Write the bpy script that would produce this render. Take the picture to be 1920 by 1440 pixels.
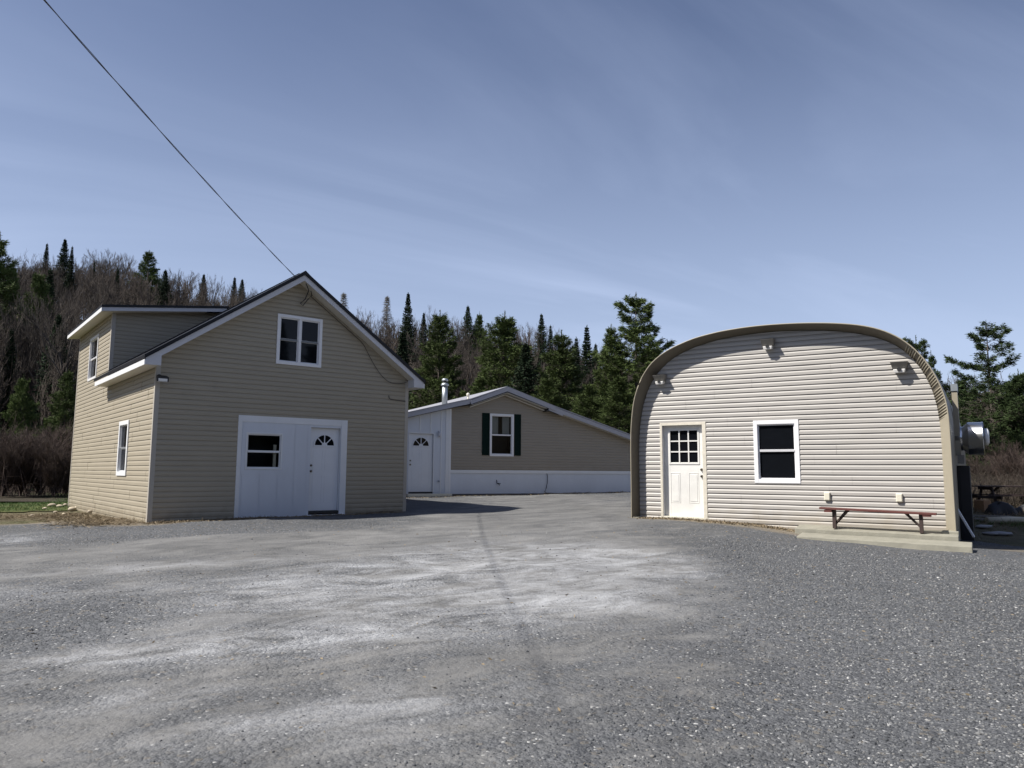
import bpy, math, random
import numpy as np
from mathutils import Vector, Matrix
R = math.radians
sc = bpy.context.scene
for o in list(bpy.data.objects): bpy.data.objects.remove(o)

# ------------------------------------------------------------------ camera
F_PX, PITCH, ROLL, EYE = 1411.5, 0.1171, 0.0060, 1.6
cam_d = bpy.data.cameras.new("camera"); cam = bpy.data.objects.new("camera", cam_d)
sc.collection.objects.link(cam); sc.camera = cam
cam_d.sensor_width = 36.0; cam_d.lens = F_PX / 1920 * 36.0
cam_d.clip_start = 0.05; cam_d.clip_end = 4000
_x = Vector((1, 0, 0)); _u = Vector((0, -math.sin(PITCH), math.cos(PITCH))); _f = Vector((0, math.cos(PITCH), math.sin(PITCH)))
_r = _x * math.cos(ROLL) + _u * math.sin(ROLL); _up = -_x * math.sin(ROLL) + _u * math.cos(ROLL)
cam.matrix_world = Matrix(((_r.x, _up.x, -_f.x, 0), (_r.y, _up.y, -_f.y, 0), (_r.z, _up.z, -_f.z, EYE), (0, 0, 0, 1)))
sc.render.resolution_x = 1024; sc.render.resolution_y = 768

# ------------------------------------------------------------------ sky, sun, exposure
SUN_AZ = R(17.5)        # the light travels towards +X turned this much to +Y
SUN_EL = R(50.5)
world = bpy.data.worlds.new("World"); sc.world = world; world.use_nodes = True
wn, wl = world.node_tree.nodes, world.node_tree.links
bg = wn['Background']
sky = wn.new('ShaderNodeTexSky'); sky.sky_type = 'NISHITA'; sky.sun_disc = False
sky.sun_elevation = SUN_EL
to_sun = Vector((-math.cos(SUN_AZ), -math.sin(SUN_AZ), 0))
sky.sun_rotation = math.atan2(to_sun.x, to_sun.y)
sky.air_density = 1.0; sky.dust_density = 0.8; sky.ozone_density = 1.6; sky.altitude = 300
tc = wn.new('ShaderNodeTexCoord')
# thin cirrus: noise on a plane of direction / height
sep = wn.new('ShaderNodeSeparateXYZ'); wl.new(tc.outputs['Generated'], sep.inputs[0])
mz = wn.new('ShaderNodeMath'); mz.operation = 'MAXIMUM'; mz.inputs[1].default_value = 0.04; wl.new(sep.outputs['Z'], mz.inputs[0])
az = wn.new('ShaderNodeMath'); az.operation = 'ADD'; az.inputs[1].default_value = 0.12; wl.new(mz.outputs[0], az.inputs[0])
dx = wn.new('ShaderNodeMath'); dx.operation = 'DIVIDE'; wl.new(sep.outputs['X'], dx.inputs[0]); wl.new(az.outputs[0], dx.inputs[1])
dy = wn.new('ShaderNodeMath'); dy.operation = 'DIVIDE'; wl.new(sep.outputs['Y'], dy.inputs[0]); wl.new(az.outputs[0], dy.inputs[1])
cmb = wn.new('ShaderNodeCombineXYZ'); wl.new(dx.outputs[0], cmb.inputs[0]); wl.new(dy.outputs[0], cmb.inputs[1])
vr = wn.new('ShaderNodeVectorRotate'); vr.rotation_type = 'Z_AXIS'; vr.inputs['Angle'].default_value = R(-30); wl.new(cmb.outputs[0], vr.inputs['Vector'])
mp = wn.new('ShaderNodeVectorMath'); mp.operation = 'MULTIPLY'; mp.inputs[1].default_value = (.42, 1.25, 1); wl.new(vr.outputs[0], mp.inputs[0])
def wnoise(scale, detail, rough, dist, src):
    n = wn.new('ShaderNodeTexNoise'); n.inputs['Scale'].default_value = scale; n.inputs['Detail'].default_value = detail
    n.inputs['Roughness'].default_value = rough; n.inputs['Distortion'].default_value = dist; wl.new(src, n.inputs['Vector']); return n
n1 = wnoise(1.0, 9, .54, .7, mp.outputs[0]); n2 = wnoise(.42, 3, .5, .3, cmb.outputs[0])
r1 = wn.new('ShaderNodeMapRange'); r1.inputs[1].default_value = .44; r1.inputs[2].default_value = .74; wl.new(n1.outputs[0], r1.inputs[0])
r2 = wn.new('ShaderNodeMapRange'); r2.inputs[1].default_value = .30; r2.inputs[2].default_value = .70; wl.new(n2.outputs[0], r2.inputs[0])
mm = wn.new('ShaderNodeMath'); mm.operation = 'MULTIPLY'; wl.new(r1.outputs[0], mm.inputs[0]); wl.new(r2.outputs[0], mm.inputs[1])
m3 = wn.new('ShaderNodeMath'); m3.operation = 'MULTIPLY_ADD'; m3.inputs[1].default_value = .44; m3.inputs[2].default_value = .02; wl.new(mm.outputs[0], m3.inputs[0]); m3.use_clamp = True
# haze veil that thickens towards the horizon
iz = wn.new('ShaderNodeMapRange'); iz.inputs[1].default_value = 0.0; iz.inputs[2].default_value = .62; iz.inputs[3].default_value = 1.0; iz.inputs[4].default_value = 0.0; wl.new(sep.outputs['Z'], iz.inputs[0])
pw_ = wn.new('ShaderNodeMath'); pw_.operation = 'POWER'; pw_.inputs[1].default_value = 1.4; wl.new(iz.outputs[0], pw_.inputs[0])
veil = wn.new('ShaderNodeMath'); veil.operation = 'MULTIPLY_ADD'; veil.inputs[1].default_value = .80; wl.new(pw_.outputs[0], veil.inputs[0]); wl.new(m3.outputs[0], veil.inputs[2]); veil.use_clamp = True
mix = wn.new('ShaderNodeMix'); mix.data_type = 'RGBA'
wl.new(veil.outputs[0], mix.inputs['Factor']); wl.new(sky.outputs[0], mix.inputs[6]); mix.inputs[7].default_value = (6.5, 8.0, 10.6, 1)
hs = wn.new('ShaderNodeHueSaturation'); hs.inputs['Saturation'].default_value = 1.0; hs.inputs['Hue'].default_value = .511
wl.new(mix.outputs[2], hs.inputs['Color'])
wl.new(hs.outputs[0], bg.inputs['Color']); bg.inputs['Strength'].default_value = 0.063
sun_d = bpy.data.lights.new("sun", 'SUN'); sun = bpy.data.objects.new("sun", sun_d); sc.collection.objects.link(sun)
sun_d.energy = 5.0; sun_d.angle = R(0.7); sun_d.color = (1.0, .953, .885)
travel = Vector((math.cos(SUN_AZ) * math.cos(SUN_EL), math.sin(SUN_AZ) * math.cos(SUN_EL), -math.sin(SUN_EL)))
sun.rotation_euler = travel.to_track_quat('-Z', 'Y').to_euler(); sun.location = (-20, -10, 30)
sc.view_settings.view_transform = 'Standard'; sc.view_settings.look = 'None'
sc.view_settings.exposure = 0.60; sc.view_settings.gamma = 1.0
try:
    sc.cycles.max_bounces = 6; sc.cycles.transparent_max_bounces = 12
except Exception: pass

# ------------------------------------------------------------------ helpers
rng = np.random.default_rng(7); rnd = random.Random(7)
COL = sc.collection
def tag(o, label=None, cat=None, group=None, kind=None):
    if label: o['label'] = label
    if cat: o['category'] = cat
    if group: o['group'] = group
    if kind: o['kind'] = kind
    return o
def empty(name, loc=(0, 0, 0), rz=0, **k):
    o = bpy.data.objects.new(name, None); COL.objects.link(o); o.location = loc; o.rotation_euler = (0, 0, rz)
    o.empty_display_size = .2; tag(o, **k); return o
def link_mesh(name, me, mat, parent=None, **k):
    o = bpy.data.objects.new(name, me); COL.objects.link(o)
    if mat and not me.materials: me.materials.append(mat)
    if parent: o.parent = parent
    tag(o, **k); return o
def mesh_np(name, V, Fq, smooth=False):
    """V (n,3), Fq (m,k) all faces with the same number of corners"""
    me = bpy.data.meshes.new(name); m, k = Fq.shape
    me.vertices.add(len(V)); me.vertices.foreach_set('co', np.asarray(V, np.float32).ravel())
    me.loops.add(m * k); me.loops.foreach_set('vertex_index', Fq.astype(np.int32).ravel())
    me.polygons.add(m); me.polygons.foreach_set('loop_start', np.arange(0, m * k, k, dtype=np.int32))
    if smooth: me.polygons.foreach_set('use_smooth', np.ones(m, bool))
    me.update(calc_edges=True); return me
def copy_tree(o, parent=None):
    c = o.copy(); COL.objects.link(c)
    if parent: c.parent = parent
    for ch in o.children: copy_tree(ch, c)
    return c

class MB:
    """collects shapes; z values are heights above the eye, shifted by zo into the thing's own frame"""
    def __init__(s, zo=0.0): s.v = []; s.f = []; s.zo = zo; s.sm = []
    def add(s, vs, fs, smooth=False):
        n = len(s.v); s.v += [(a, b, c + s.zo) for a, b, c in vs]
        s.f += [tuple(i + n for i in f) for f in fs]; s.sm += [smooth] * len(fs); return s
    def box(s, x0, x1, y0, y1, z0, z1):
        if x0 > x1: x0, x1 = x1, x0
        if y0 > y1: y0, y1 = y1, y0
        if z0 > z1: z0, z1 = z1, z0
        return s.add([(x0, y0, z0), (x1, y0, z0), (x1, y1, z0), (x0, y1, z0), (x0, y0, z1), (x1, y0, z1), (x1, y1, z1), (x0, y1, z1)],
                     [(0, 3, 2, 1), (4, 5, 6, 7), (0, 1, 5, 4), (1, 2, 6, 5), (2, 3, 7, 6), (3, 0, 4, 7)])
    def hexa(s, P):  # 8 corners, bottom loop then top loop
        return s.add(P, [(0, 3, 2, 1), (4, 5, 6, 7), (0, 1, 5, 4), (1, 2, 6, 5), (2, 3, 7, 6), (3, 0, 4, 7)])
    def prism(s, poly, y0, y1):  # polygon in x,z extruded along y
        n = len(poly); a = [(x, y0, z) for x, z in poly]; b = [(x, y1, z) for x, z in poly]
        return s.add(a + b, [tuple(range(n)), tuple(range(2 * n - 1, n - 1, -1))] + [(i, i + n, (i + 1) % n + n, (i + 1) % n) for i in range(n)])
    def tube(s, pts, r, n=8, cap=True):
        pts = [Vector(p) for p in pts]; rs = r if isinstance(r, (list, tuple)) else [r] * len(pts); vs = []; fs = []
        ref = Vector((0, 0, 1)); 
        for i, p in enumerate(pts):
            t = (pts[min(i + 1, len(pts) - 1)] - pts[max(i - 1, 0)]).normalized()
            q = ref if abs(t.dot(ref)) < .9 else Vector((1, 0, 0))
            a = t.cross(q).normalized(); b = t.cross(a)
            for k in range(n):
                c = 2 * math.pi * k / n; w = p + (a * math.cos(c) + b * math.sin(c)) * rs[i]; vs.append(tuple(w))
        for i in range(len(pts) - 1):
            for k in range(n): fs.append((i * n + k, i * n + (k + 1) % n, (i + 1) * n + (k + 1) % n, (i + 1) * n + k))
        s.add(vs, fs, True)
        if cap:
            m = len(s.v) - len(vs); s.f += [tuple(m + k for k in range(n))[::-1], tuple(m + (len(pts) - 1) * n + k for k in range(n))]; s.sm += [False, False]
        return s
    def build(s, name, mat, parent=None, bevel=0, **k):
        me = bpy.data.meshes.new(name); me.from_pydata(s.v, [], s.f); me.polygons.foreach_set('use_smooth', s.sm); me.update()
        o = link_mesh(name, me, mat, parent, **k)
        if bevel:
            b = o.modifiers.new('bevel', 'BEVEL'); b.width = bevel; b.segments = 2; b.limit_method = 'ANGLE'
        return o

# ------------------------------------------------------------------ materials
def M(name, col, rough=.6, metal=0, var=0.0, vscale=3.0, bump=0.0, bscale=60, spec=.5, stretch=(1, 1, 1), objrand=0.0, coat=0):
    m = bpy.data.materials.new(name); m.use_nodes = True; n, l = m.node_tree.nodes, m.node_tree.links
    p = n['Principled BSDF']; p.inputs['Base Color'].default_value = (*col, 1); p.inputs['Roughness'].default_value = rough
    p.inputs['Metallic'].default_value = metal; p.inputs['Specular IOR Level'].default_value = spec
    t = n.new('ShaderNodeTexCoord'); mp = n.new('ShaderNodeMapping'); mp.inputs['Scale'].default_value = stretch; l.new(t.outputs['Object'], mp.inputs[0])
    out = None
    if var:
        a = n.new('ShaderNodeTexNoise'); a.inputs['Scale'].default_value = vscale; a.inputs['Detail'].default_value = 7; a.inputs['Roughness'].default_value = .65
        l.new(mp.outputs[0], a.inputs['Vector'])
        r = n.new('ShaderNodeMapRange'); r.inputs[1].default_value = .25; r.inputs[2].default_value = .75
        r.inputs[3].default_value = 1 - var; r.inputs[4].default_value = 1 + var; l.new(a.outputs[0], r.inputs[0]); out = r.outputs[0]
    if objrand:
        oi = n.new('ShaderNodeObjectInfo'); r = n.new('ShaderNodeMapRange'); r.inputs[3].default_value = 1 - objrand; r.inputs[4].default_value = 1 + objrand
        l.new(oi.outputs['Random'], r.inputs[0])
        if out is None: out = r.outputs[0]
        else:
            q = n.new('ShaderNodeMath'); q.operation = 'MULTIPLY'; l.new(out, q.inputs[0]); l.new(r.outputs[0], q.inputs[1]); out = q.outputs[0]
    if out is not None:
        h = n.new('ShaderNodeHueSaturation'); h.inputs['Color'].default_value = (*col, 1); l.new(out, h.inputs['Value']); l.new(h.outputs[0], p.inputs['Base Color'])
    if bump:
        b = n.new('ShaderNodeBump'); b.inputs['Distance'].default_value = bump; b.inputs['Strength'].default_value = 1
        a = n.new('ShaderNodeTexNoise'); a.inputs['Scale'].default_value = bscale; a.inputs['Detail'].default_value = 5; l.new(mp.outputs[0], a.inputs['Vector'])
        l.new(a.outputs[0], b.inputs['Height']); l.new(b.outputs[0], p.inputs['Normal'])
    return m
def siding_mat(name, col, hue2, dirt_z, dirt_h=.6):
    """vinyl: faint panel to panel tone, grime rising from the ground"""
    m = M(name, col, rough=.48, var=.05, vscale=1.2, stretch=(1, 1, 3), spec=.35)
    n, l = m.node_tree.nodes, m.node_tree.links; p = n['Principled BSDF']
    src = p.inputs['Base Color'].links[0].from_socket
    t = n.new('ShaderNodeTexCoord'); s = n.new('ShaderNodeSeparateXYZ'); l.new(t.outputs['Object'], s.inputs[0])
    a = n.new('ShaderNodeTexNoise'); a.inputs['Scale'].default_value = 4; a.inputs['Detail'].default_value = 8; l.new(t.outputs['Object'], a.inputs['Vector'])
    ad = n.new('ShaderNodeMath'); ad.operation = 'MULTIPLY_ADD'; ad.inputs[1].default_value = -.7; l.new(a.outputs[0], ad.inputs[0]); l.new(s.outputs['Z'], ad.inputs[2])
    r = n.new('ShaderNodeMapRange'); r.inputs[1].default_value = dirt_z - .35; r.inputs[2].default_value = dirt_z + dirt_h - .35; r.inputs[3].default_value = .75; r.inputs[4].default_value = 0
    l.new(ad.outputs[0], r.inputs[0])
    mx = n.new('ShaderNodeMix'); mx.data_type = 'RGBA'; l.new(r.outputs[0], mx.inputs['Factor']); l.new(src, mx.inputs[6]); mx.inputs[7].default_value = (*hue2, 1)
    l.new(mx.outputs[2], p.inputs['Base Color']); return m

m_sidA = siding_mat('vinyl_tan', (.335, .297, .228), (.22, .185, .13), -.1, .35)
m_sidB = siding_mat('vinyl_clay', (.385, .367, .34), (.31, .27, .21), -.1, .45)
m_sidC = siding_mat('vinyl_khaki', (.29, .255, .205), (.22, .19, .145), .7, .3)
m_trimA = M('corner_trim_tan', (.40, .37, .32), .5, var=.04)
m_white = M('white_paint', (.70, .71, .72), .45, var=.05, vscale=2.5, bump=.0001, bscale=10)
m_whitep = M('white_board', (.60, .63, .68), .55, var=.06, vscale=1.6, stretch=(1, 1, .4))
m_door = M('white_door', (.70, .72, .75), .35, var=.04, vscale=2)
m_doorB = M('white_door_dirty', (.70, .69, .655), .4, var=.10, vscale=2.2)
m_vinylw = M('white_vinyl', (.76, .76, .77), .35, var=.02)
m_fascia = M('grey_fascia', (.55, .55, .57), .4, var=.04)
m_soffit = M('soffit', (.60, .57, .50), .55, var=.03)
m_roof = M('dark_metal_roof', (.011, .011, .013), .45, spec=.3, var=.15, vscale=2, bump=.002, bscale=8)
m_roofC = M('pale_metal_roof', (.30, .30, .32), .42, var=.05, vscale=2)
m_glass = M('window_glass', (.006, .007, .009), .03, spec=.2)
m_rail = M('shaded_rail', (.16, .17, .18), .5)
m_fasciaC = M('fascia_lavender_grey', (.36, .36, .39), .45, var=.05)
m_dark = M('dark_interior', (.006, .006, .007), .8)
m_inner = M('dim_room', (.05, .045, .04), .9)
m_shell = M('tan_metal_arch', (.118, .101, .072), .45, var=.07, vscale=2.0, bump=.001, bscale=12)
m_shellx = M('weathered_arch_steel', (.20, .175, .13), .5, var=.08, vscale=2.0)
m_trimB = M('tan_flashing', (.31, .278, .21), .45, var=.06, vscale=3)
m_conc = M('concrete_slab', (.245, .235, .19), .85, var=.16, vscale=5, bump=.004, bscale=50)
m_red = M('red_brown_stain', (.105, .033, .027), .6, var=.25, vscale=8, stretch=(1, 6, 6), bump=.001, bscale=80)
m_darkred = M('dark_stained_wood', (.045, .028, .024), .7, var=.2, vscale=8)
m_steel = M('galvanised_steel', (.62, .63, .65), .24, metal=1, var=.08, vscale=6)
m_pipe = M('galvanised_pipe', (.36, .39, .41), .5, metal=.8, var=.1, vscale=8)
m_brass = M('door_hardware', (.18, .16, .13), .3, metal=1)
m_lamp = M('lamp_casing', (.20, .19, .17), .55, var=.05)
m_lampw = M('lamp_white', (.78, .76, .72), .4)
m_black = M('black_plastic', (.015, .015, .016), .5)
m_green = M('dark_green_shutter', (.004, .016, .013), .7, spec=.1)
m_cream = M('cream_plastic', (.66, .63, .52), .45)
m_cable = M('black_cable', (.012, .012, .014), .6)
m_cableg = M('weathered_cable', (.06, .06, .07), .6)
m_curt = M('curtain_cloth', (.42, .44, .43), .9, var=.1, vscale=6, stretch=(6, 6, 1))
m_wood = M('grey_wood', (.22, .20, .18), .85, var=.25, vscale=6, stretch=(1, 6, 6), bump=.002, bscale=60)
m_cab = M('dark_cabinet', (.018, .018, .02), .7, var=.2)
m_tarp = M('black_tarp', (.008, .008, .010), .6, bump=.01, bscale=9)
m_peel = M('peeling_casing', (.60, .56, .47), .6, var=.14, vscale=9, bump=.002, bscale=40)
m_found = M('foundation', (.09, .085, .08), .9, var=.2)
def glass_clear():
    m = bpy.data.materials.new('clear_glass'); m.use_nodes = True; n, l = m.node_tree.nodes, m.node_tree.links
    n.remove(n['Principled BSDF']); out = n['Material Output']
    t = n.new('ShaderNodeBsdfTransparent'); t.inputs[0].default_value = (.8, .82, .82, 1); g = n.new('ShaderNodeBsdfGlossy'); g.inputs['Roughness'].default_value = .03; g.inputs[0].default_value = (.3, .3, .3, 1)
    fr = n.new('ShaderNodeFresnel'); fr.inputs[0].default_value = 1.45; mx = n.new('ShaderNodeMixShader')
    l.new(fr.outputs[0], mx.inputs[0]); l.new(t.outputs[0], mx.inputs[1]); l.new(g.outputs[0], mx.inputs[2]); l.new(mx.outputs[0], out.inputs[0]); return m
m_clear = glass_clear()

# ------------------------------------------------------------------ the lie of the land
CP = np.array([(0, 0, 0), (-5, 5, .12), (5, 5, .10), (0, 8, .22), (8.1, 13.25, .24), (9.2, 12.0, .19), (5.45, 14.6, .335), (6.6, 13.9, .295), (4.5, 13.4, .34), (3.2, 17.6, .585), (4.7, 16.6, .57), (-7.7, 16.1, .50), (-2.8, 20.1, .565),
               (-5.2, 18.0, .53), (0, 17, .56), (-3.7, 26.6, .72), (0.7, 28.6, .79), (4.8, 30.7, .85), (-14.1, 24.3, .43), (-11, 16.7, .33), (9.9, 15.2, .20), (15, 24, .50), (12, 20, .40), (20, 30, .45), (-20, 30, .25),
               (-45, 70, .6), (45, 70, .6), (0, 70, 1.2), (-60, 0, -.2), (60, 0, -.1), (0, -60, -.3), (-60, -60, -.3), (60, -60, -.3), (14, 8, .1), (-14, 8, .15)], float)
def _tps():
    P = CP[:, :2]; n = len(P); d = np.linalg.norm(P[:, None] - P[None], axis=2); K = np.where(d > 0, d * d * np.log(d + 1e-9), 0) + np.eye(n) * .5
    A = np.zeros((n + 3, n + 3)); A[:n, :n] = K; A[:n, n] = 1; A[:n, n + 1:] = P; A[n, :n] = 1; A[n + 1:, :n] = P.T
    return np.linalg.solve(A, np.concatenate([CP[:, 2], np.zeros(3)]))
_w = _tps()
def ground_h(x, y):
    x = np.asarray(x, float); y = np.asarray(y, float); r = np.sqrt(x * x + y * y); k = np.minimum(1, 80 / np.maximum(r, 1e-6))
    q = np.stack([x * k, y * k], -1); d = np.linalg.norm(q[..., None, :] - CP[:, :2], axis=-1)
    h = (np.where(d > 0, d * d * np.log(d + 1e-9), 0) @ _w[:-3]) + _w[-3] + q @ _w[-2:]
    u = .012 * np.sin(x * 1.3 + .7 * y) * np.sin(y * .9 - .4 * x) + .008 * np.sin(x * 2.9 - y * 1.7 + 1) + .006 * np.sin(3.7 * y + 2.2 * x)
    return h + u * np.clip(r / 5, 0, 1)
def hill_h(x, y):
    """height of the wooded hillside above the plain"""
    x = np.asarray(x, float); y = np.asarray(y, float); d = np.sqrt(x * x + y * y); t = x / np.maximum(y, 1)
    S = np.interp(t, [-3, -.68, -.50, -.34, -.2, -.05, .1, .2, .3, .6, 3], [30, 24.5, 21.0, 18.0, 16.3, 14.5, 11.5, 8.0, 5.5, 4.0, 3])
    s = np.clip((d - 52) / 72, 0, 1); s = s * s * (3 - 2 * s)
    bump = 1 + .06 * np.sin(x * .11) + .05 * np.sin(y * .13 + x * .05)
    return S * s * bump * np.clip((y - 5) / 25, 0, 1) - .15
def surf(x, y):
    g = float(ground_h(x, y)); return max(g, float(hill_h(x, y)) + .6)
def ray(px, py):
    du, dv = px - 960, py - 720; a = du * math.cos(ROLL) + dv * math.sin(ROLL); c = -du * math.sin(ROLL) + dv * math.cos(ROLL)
    return Vector((a / F_PX, math.cos(PITCH) + c / F_PX * math.sin(PITCH), math.sin(PITCH) - c / F_PX * math.cos(PITCH)))
def on_ground(px, py):      # where that line of sight of the survey meets the yard
    d = ray(px, py); s = 1.0; lo, hi = 1, 120
    for _ in range(60):
        m = (lo + hi) / 2; p = d * m
        if EYE + p.z > float(ground_h(p.x, p.y)): lo = m
        else: hi = m
    return (d.x * lo, d.y * lo)

# ------------------------------------------------------------------ numpy noise for masks
_perm = rng.random((64, 64, 4))
def vnoise(x, y, k=0):
    xi = np.floor(x).astype(int); yi = np.floor(y).astype(int); fx = x - xi; fy = y - yi; fx = fx * fx * (3 - 2 * fx); fy = fy * fy * (3 - 2 * fy)
    g = lambda a, b: _perm[a % 64, b % 64, k]
    return (g(xi, yi) * (1 - fx) + g(xi + 1, yi) * fx) * (1 - fy) + (g(xi, yi + 1) * (1 - fx) + g(xi + 1, yi + 1) * fx) * fy
def fbm(x, y, k=0, o=4):
    s = 0; a = .5
    for i in range(o): s = s + a * vnoise(x * 2 ** i + 13.7 * i, y * 2 ** i + 7.1 * i, k); a *= .5
    return s / (1 - .5 ** o)

# ------------------------------------------------------------------ ground sheets
def grid_sheet(xs, ys, hfun, keep=None):
    X, Y = np.meshgrid(xs, ys); Z = hfun(X, Y); V = np.stack([X, Y, Z], -1).reshape(-1, 3)
    nx = len(xs); i, j = np.meshgrid(np.arange(len(xs) - 1), np.arange(len(ys) - 1)); a = (j * nx + i).ravel()
    Fq = np.stack([a, a + 1, a + 1 + nx, a + nx], 1)
    if keep is not None:
        cx = V[Fq].mean(1); Fq = Fq[keep(cx[:, 0], cx[:, 1])]
    return V, Fq
def prog(lim, fine, n):  # fine near zero, coarse far away
    t = np.linspace(-1, 1, n); return np.sign(t) * (np.abs(t) * fine + (np.abs(t) ** 4) * (lim - fine))

def ground_material(name, kind):
    m = bpy.data.materials.new(name); m.use_nodes = True; n, l = m.node_tree.nodes, m.node_tree.links; p = n['Principled BSDF']
    p.inputs['Roughness'].default_value = .9; p.inputs['Specular IOR Level'].default_value = .25
    g = n.new('ShaderNodeNewGeometry'); pos = g.outputs['Position']
    def noise(s, d=6, r=.6, src=None, dist=0):
        a = n.new('ShaderNodeTexNoise'); a.inputs['Scale'].default_value = s; a.inputs['Detail'].default_value = d; a.inputs['Roughness'].default_value = r
        a.inputs['Distortion'].default_value = dist; l.new(src or pos, a.inputs['Vector']); return a.outputs[0]
    def mr(src, a, b, c=0, d=1):
        r = n.new('ShaderNodeMapRange'); r.inputs[1].default_value = a; r.inputs[2].default_value = b; r.inputs[3].default_value = c; r.inputs[4].default_value = d; l.new(src, r.inputs[0]); return r.outputs[0]
    def mix(f, a, b, mode='MIX'):
        x = n.new('ShaderNodeMix'); x.data_type = 'RGBA'; x.blend_type = mode
        for s, v in ((x.inputs['Factor'], f), (x.inputs[6], a), (x.inputs[7], b)):
            if hasattr(v, 'links'): l.new(v, s)
            elif isinstance(v, tuple): s.default_value = (*v, 1)
            else: s.default_value = v
        return x.outputs[2]
    def math_(op, a, b):
        x = n.new('ShaderNodeMath'); x.operation = op
        for s, v in ((x.inputs[0], a), (x.inputs[1], b)):
            if hasattr(v, 'links'): l.new(v, s)
            else: s.default_value = v
        return x.outputs[0]
    def streaky(ang, sx, sy):
        a = n.new('ShaderNodeVectorRotate'); a.rotation_type = 'Z_AXIS'; a.inputs['Angle'].default_value = -ang; l.new(pos, a.inputs['Vector'])
        b = n.new('ShaderNodeVectorMath'); b.operation = 'MULTIPLY'; b.inputs[1].default_value = (sx, sy, 1); l.new(a.outputs[0], b.inputs[0]); return b.outputs[0]
    def attr(nm):
        a = n.new('ShaderNodeAttribute'); a.attribute_name = nm; return a.outputs['Fac']
    if kind == 'gravel':
        v1 = n.new('ShaderNodeTexVoronoi'); v1.inputs['Scale'].default_value = 26; l.new(pos, v1.inputs['Vector'])
        v2 = n.new('ShaderNodeTexVoronoi'); v2.inputs['Scale'].default_value = 58; l.new(pos, v2.inputs['Vector'])
        s1 = n.new('ShaderNodeSeparateColor'); l.new(v1.outputs['Color'], s1.inputs[0]); s2 = n.new('ShaderNodeSeparateColor'); l.new(v2.outputs['Color'], s2.inputs[0])
        st = math_('MULTIPLY_ADD', s1.outputs[0], .5); n_ = st.node; l.new(math_('MULTIPLY', s2.outputs[1], .5), n_.inputs[2])
        stone = mix(mr(st, .1, .95), (.048, .051, .055), (.125, .129, .136))
        stone = mix(mr(s2.outputs[0], .985, .99), stone, (.42, .42, .41))          # the odd pale chip
        stone = mix(mr(s1.outputs[2], .93, .95), stone, (.13, .12, .105))            # the odd brown one
        fine = mix(noise(3.0, 11, .74, streaky(.55, .5, 1.3), .8), (.085, .083, .079), (.205, .202, .194))
        fine = mix(mr(noise(38, 5, .7), .35, .7), fine, mix(.45, fine, (.12, .12, .12)))
        nA = noise(2.4, 11, .68, streaky(.50, .45, 1.0), .7); nB = noise(2.3, 13, .80, streaky(.50, .50, .95), .6); nC = noise(.8, 10, .68, streaky(.8, .7, 1.2), 1.0)
        tr = math_('ADD', attr('track'), math_('MULTIPLY', math_('SUBTRACT', nA, .5), 1.8))
        tone = mr(math_('ADD', math_('MULTIPLY', nA, .5), math_('MULTIPLY', nC, .5)), .42, .62)
        fine = mix(tone, mix(.65, fine, (.072, .073, .074)), mix(.3, fine, (.275, .272, .262)))
        col = mix(mr(tr, .2, .7, 0, .90), stone, fine)
        du = mr(attr('dust'), .05, 1.0); wisp = mr(nB, .40, .68)
        col = mix(math_('MULTIPLY', math_('MULTIPLY', du, wisp), .85), col, (.42, .43, .445))
        so = math_('ADD', attr('soil'), math_('MULTIPLY', math_('SUBTRACT', noise(2.4, 9, .7), .5), .9))
        soil = mix(noise(14, 8, .7), (.11, .09, .065), (.27, .235, .18))
        col = mix(mr(so, .35, .65, 0, .85), col, soil)
        stain_shade = math_('ADD', attr('stain_wire_shadow'), math_('MULTIPLY', math_('SUBTRACT', noise(2.0, 6, .6), .5), .5))  # stains together with the painted wire shadow
        col = mix(mr(stain_shade, .35, .7, 0, .6), col, (.055, .055, .06))
        big = mr(noise(.45, 5, .6), .3, .7, .84, 1.14); h = n.new('ShaderNodeHueSaturation'); l.new(col, h.inputs['Color']); l.new(big, h.inputs['Value']); l.new(h.outputs[0], p.inputs['Base Color'])
        hgt = math_('ADD', math_('MULTIPLY', v1.outputs['Distance'], -.9), math_('MULTIPLY', v2.outputs['Distance'], -.45))
        loose = mr(tr, .25, .75, 1.0, .28)
        hgt = math_('ADD', math_('MULTIPLY', hgt, loose), math_('MULTIPLY', noise(9, 9, .7), .9))
        b = n.new('ShaderNodeBump'); b.inputs['Distance'].default_value = .02; b.inputs['Strength'].default_value = .9; l.new(hgt, b.inputs['Height']); l.new(b.outputs[0], p.inputs['Normal'])
    else:
        if kind == 'grass': a, b_, c = (.065, .088, .020), (.13, .145, .04), (.20, .18, .09)
        elif kind == 'litter': a, b_, c = (.032, .026, .019), (.075, .06, .043), (.12, .10, .07)
        else: a, b_, c = (.10, .085, .05), (.20, .17, .10), (.09, .11, .04)
        col = mix(mr(noise(1.3, 9, .7), .35, .65), a, b_); col = mix(mr(noise(.35, 6, .6), .52, .7, 0, .7), col, c)
        col = mix(mr(noise(30, 4, .7), .3, .7), mix(.5, col, (.03, .03, .015)), col); l.new(col, p.inputs['Base Color'])
        b = n.new('ShaderNodeBump'); b.inputs['Distance'].default_value = .08; l.new(noise(12, 8, .75), b.inputs['Height']); l.new(b.outputs[0], p.inputs['Normal'])
    return m
m_gravel = ground_material('gravel', 'gravel'); m_meadow = ground_material('dry_meadow', 'meadow'); m_grassg = ground_material('lawn_green', 'grass'); m_litter = ground_material('leaf_litter', 'litter')

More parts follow.
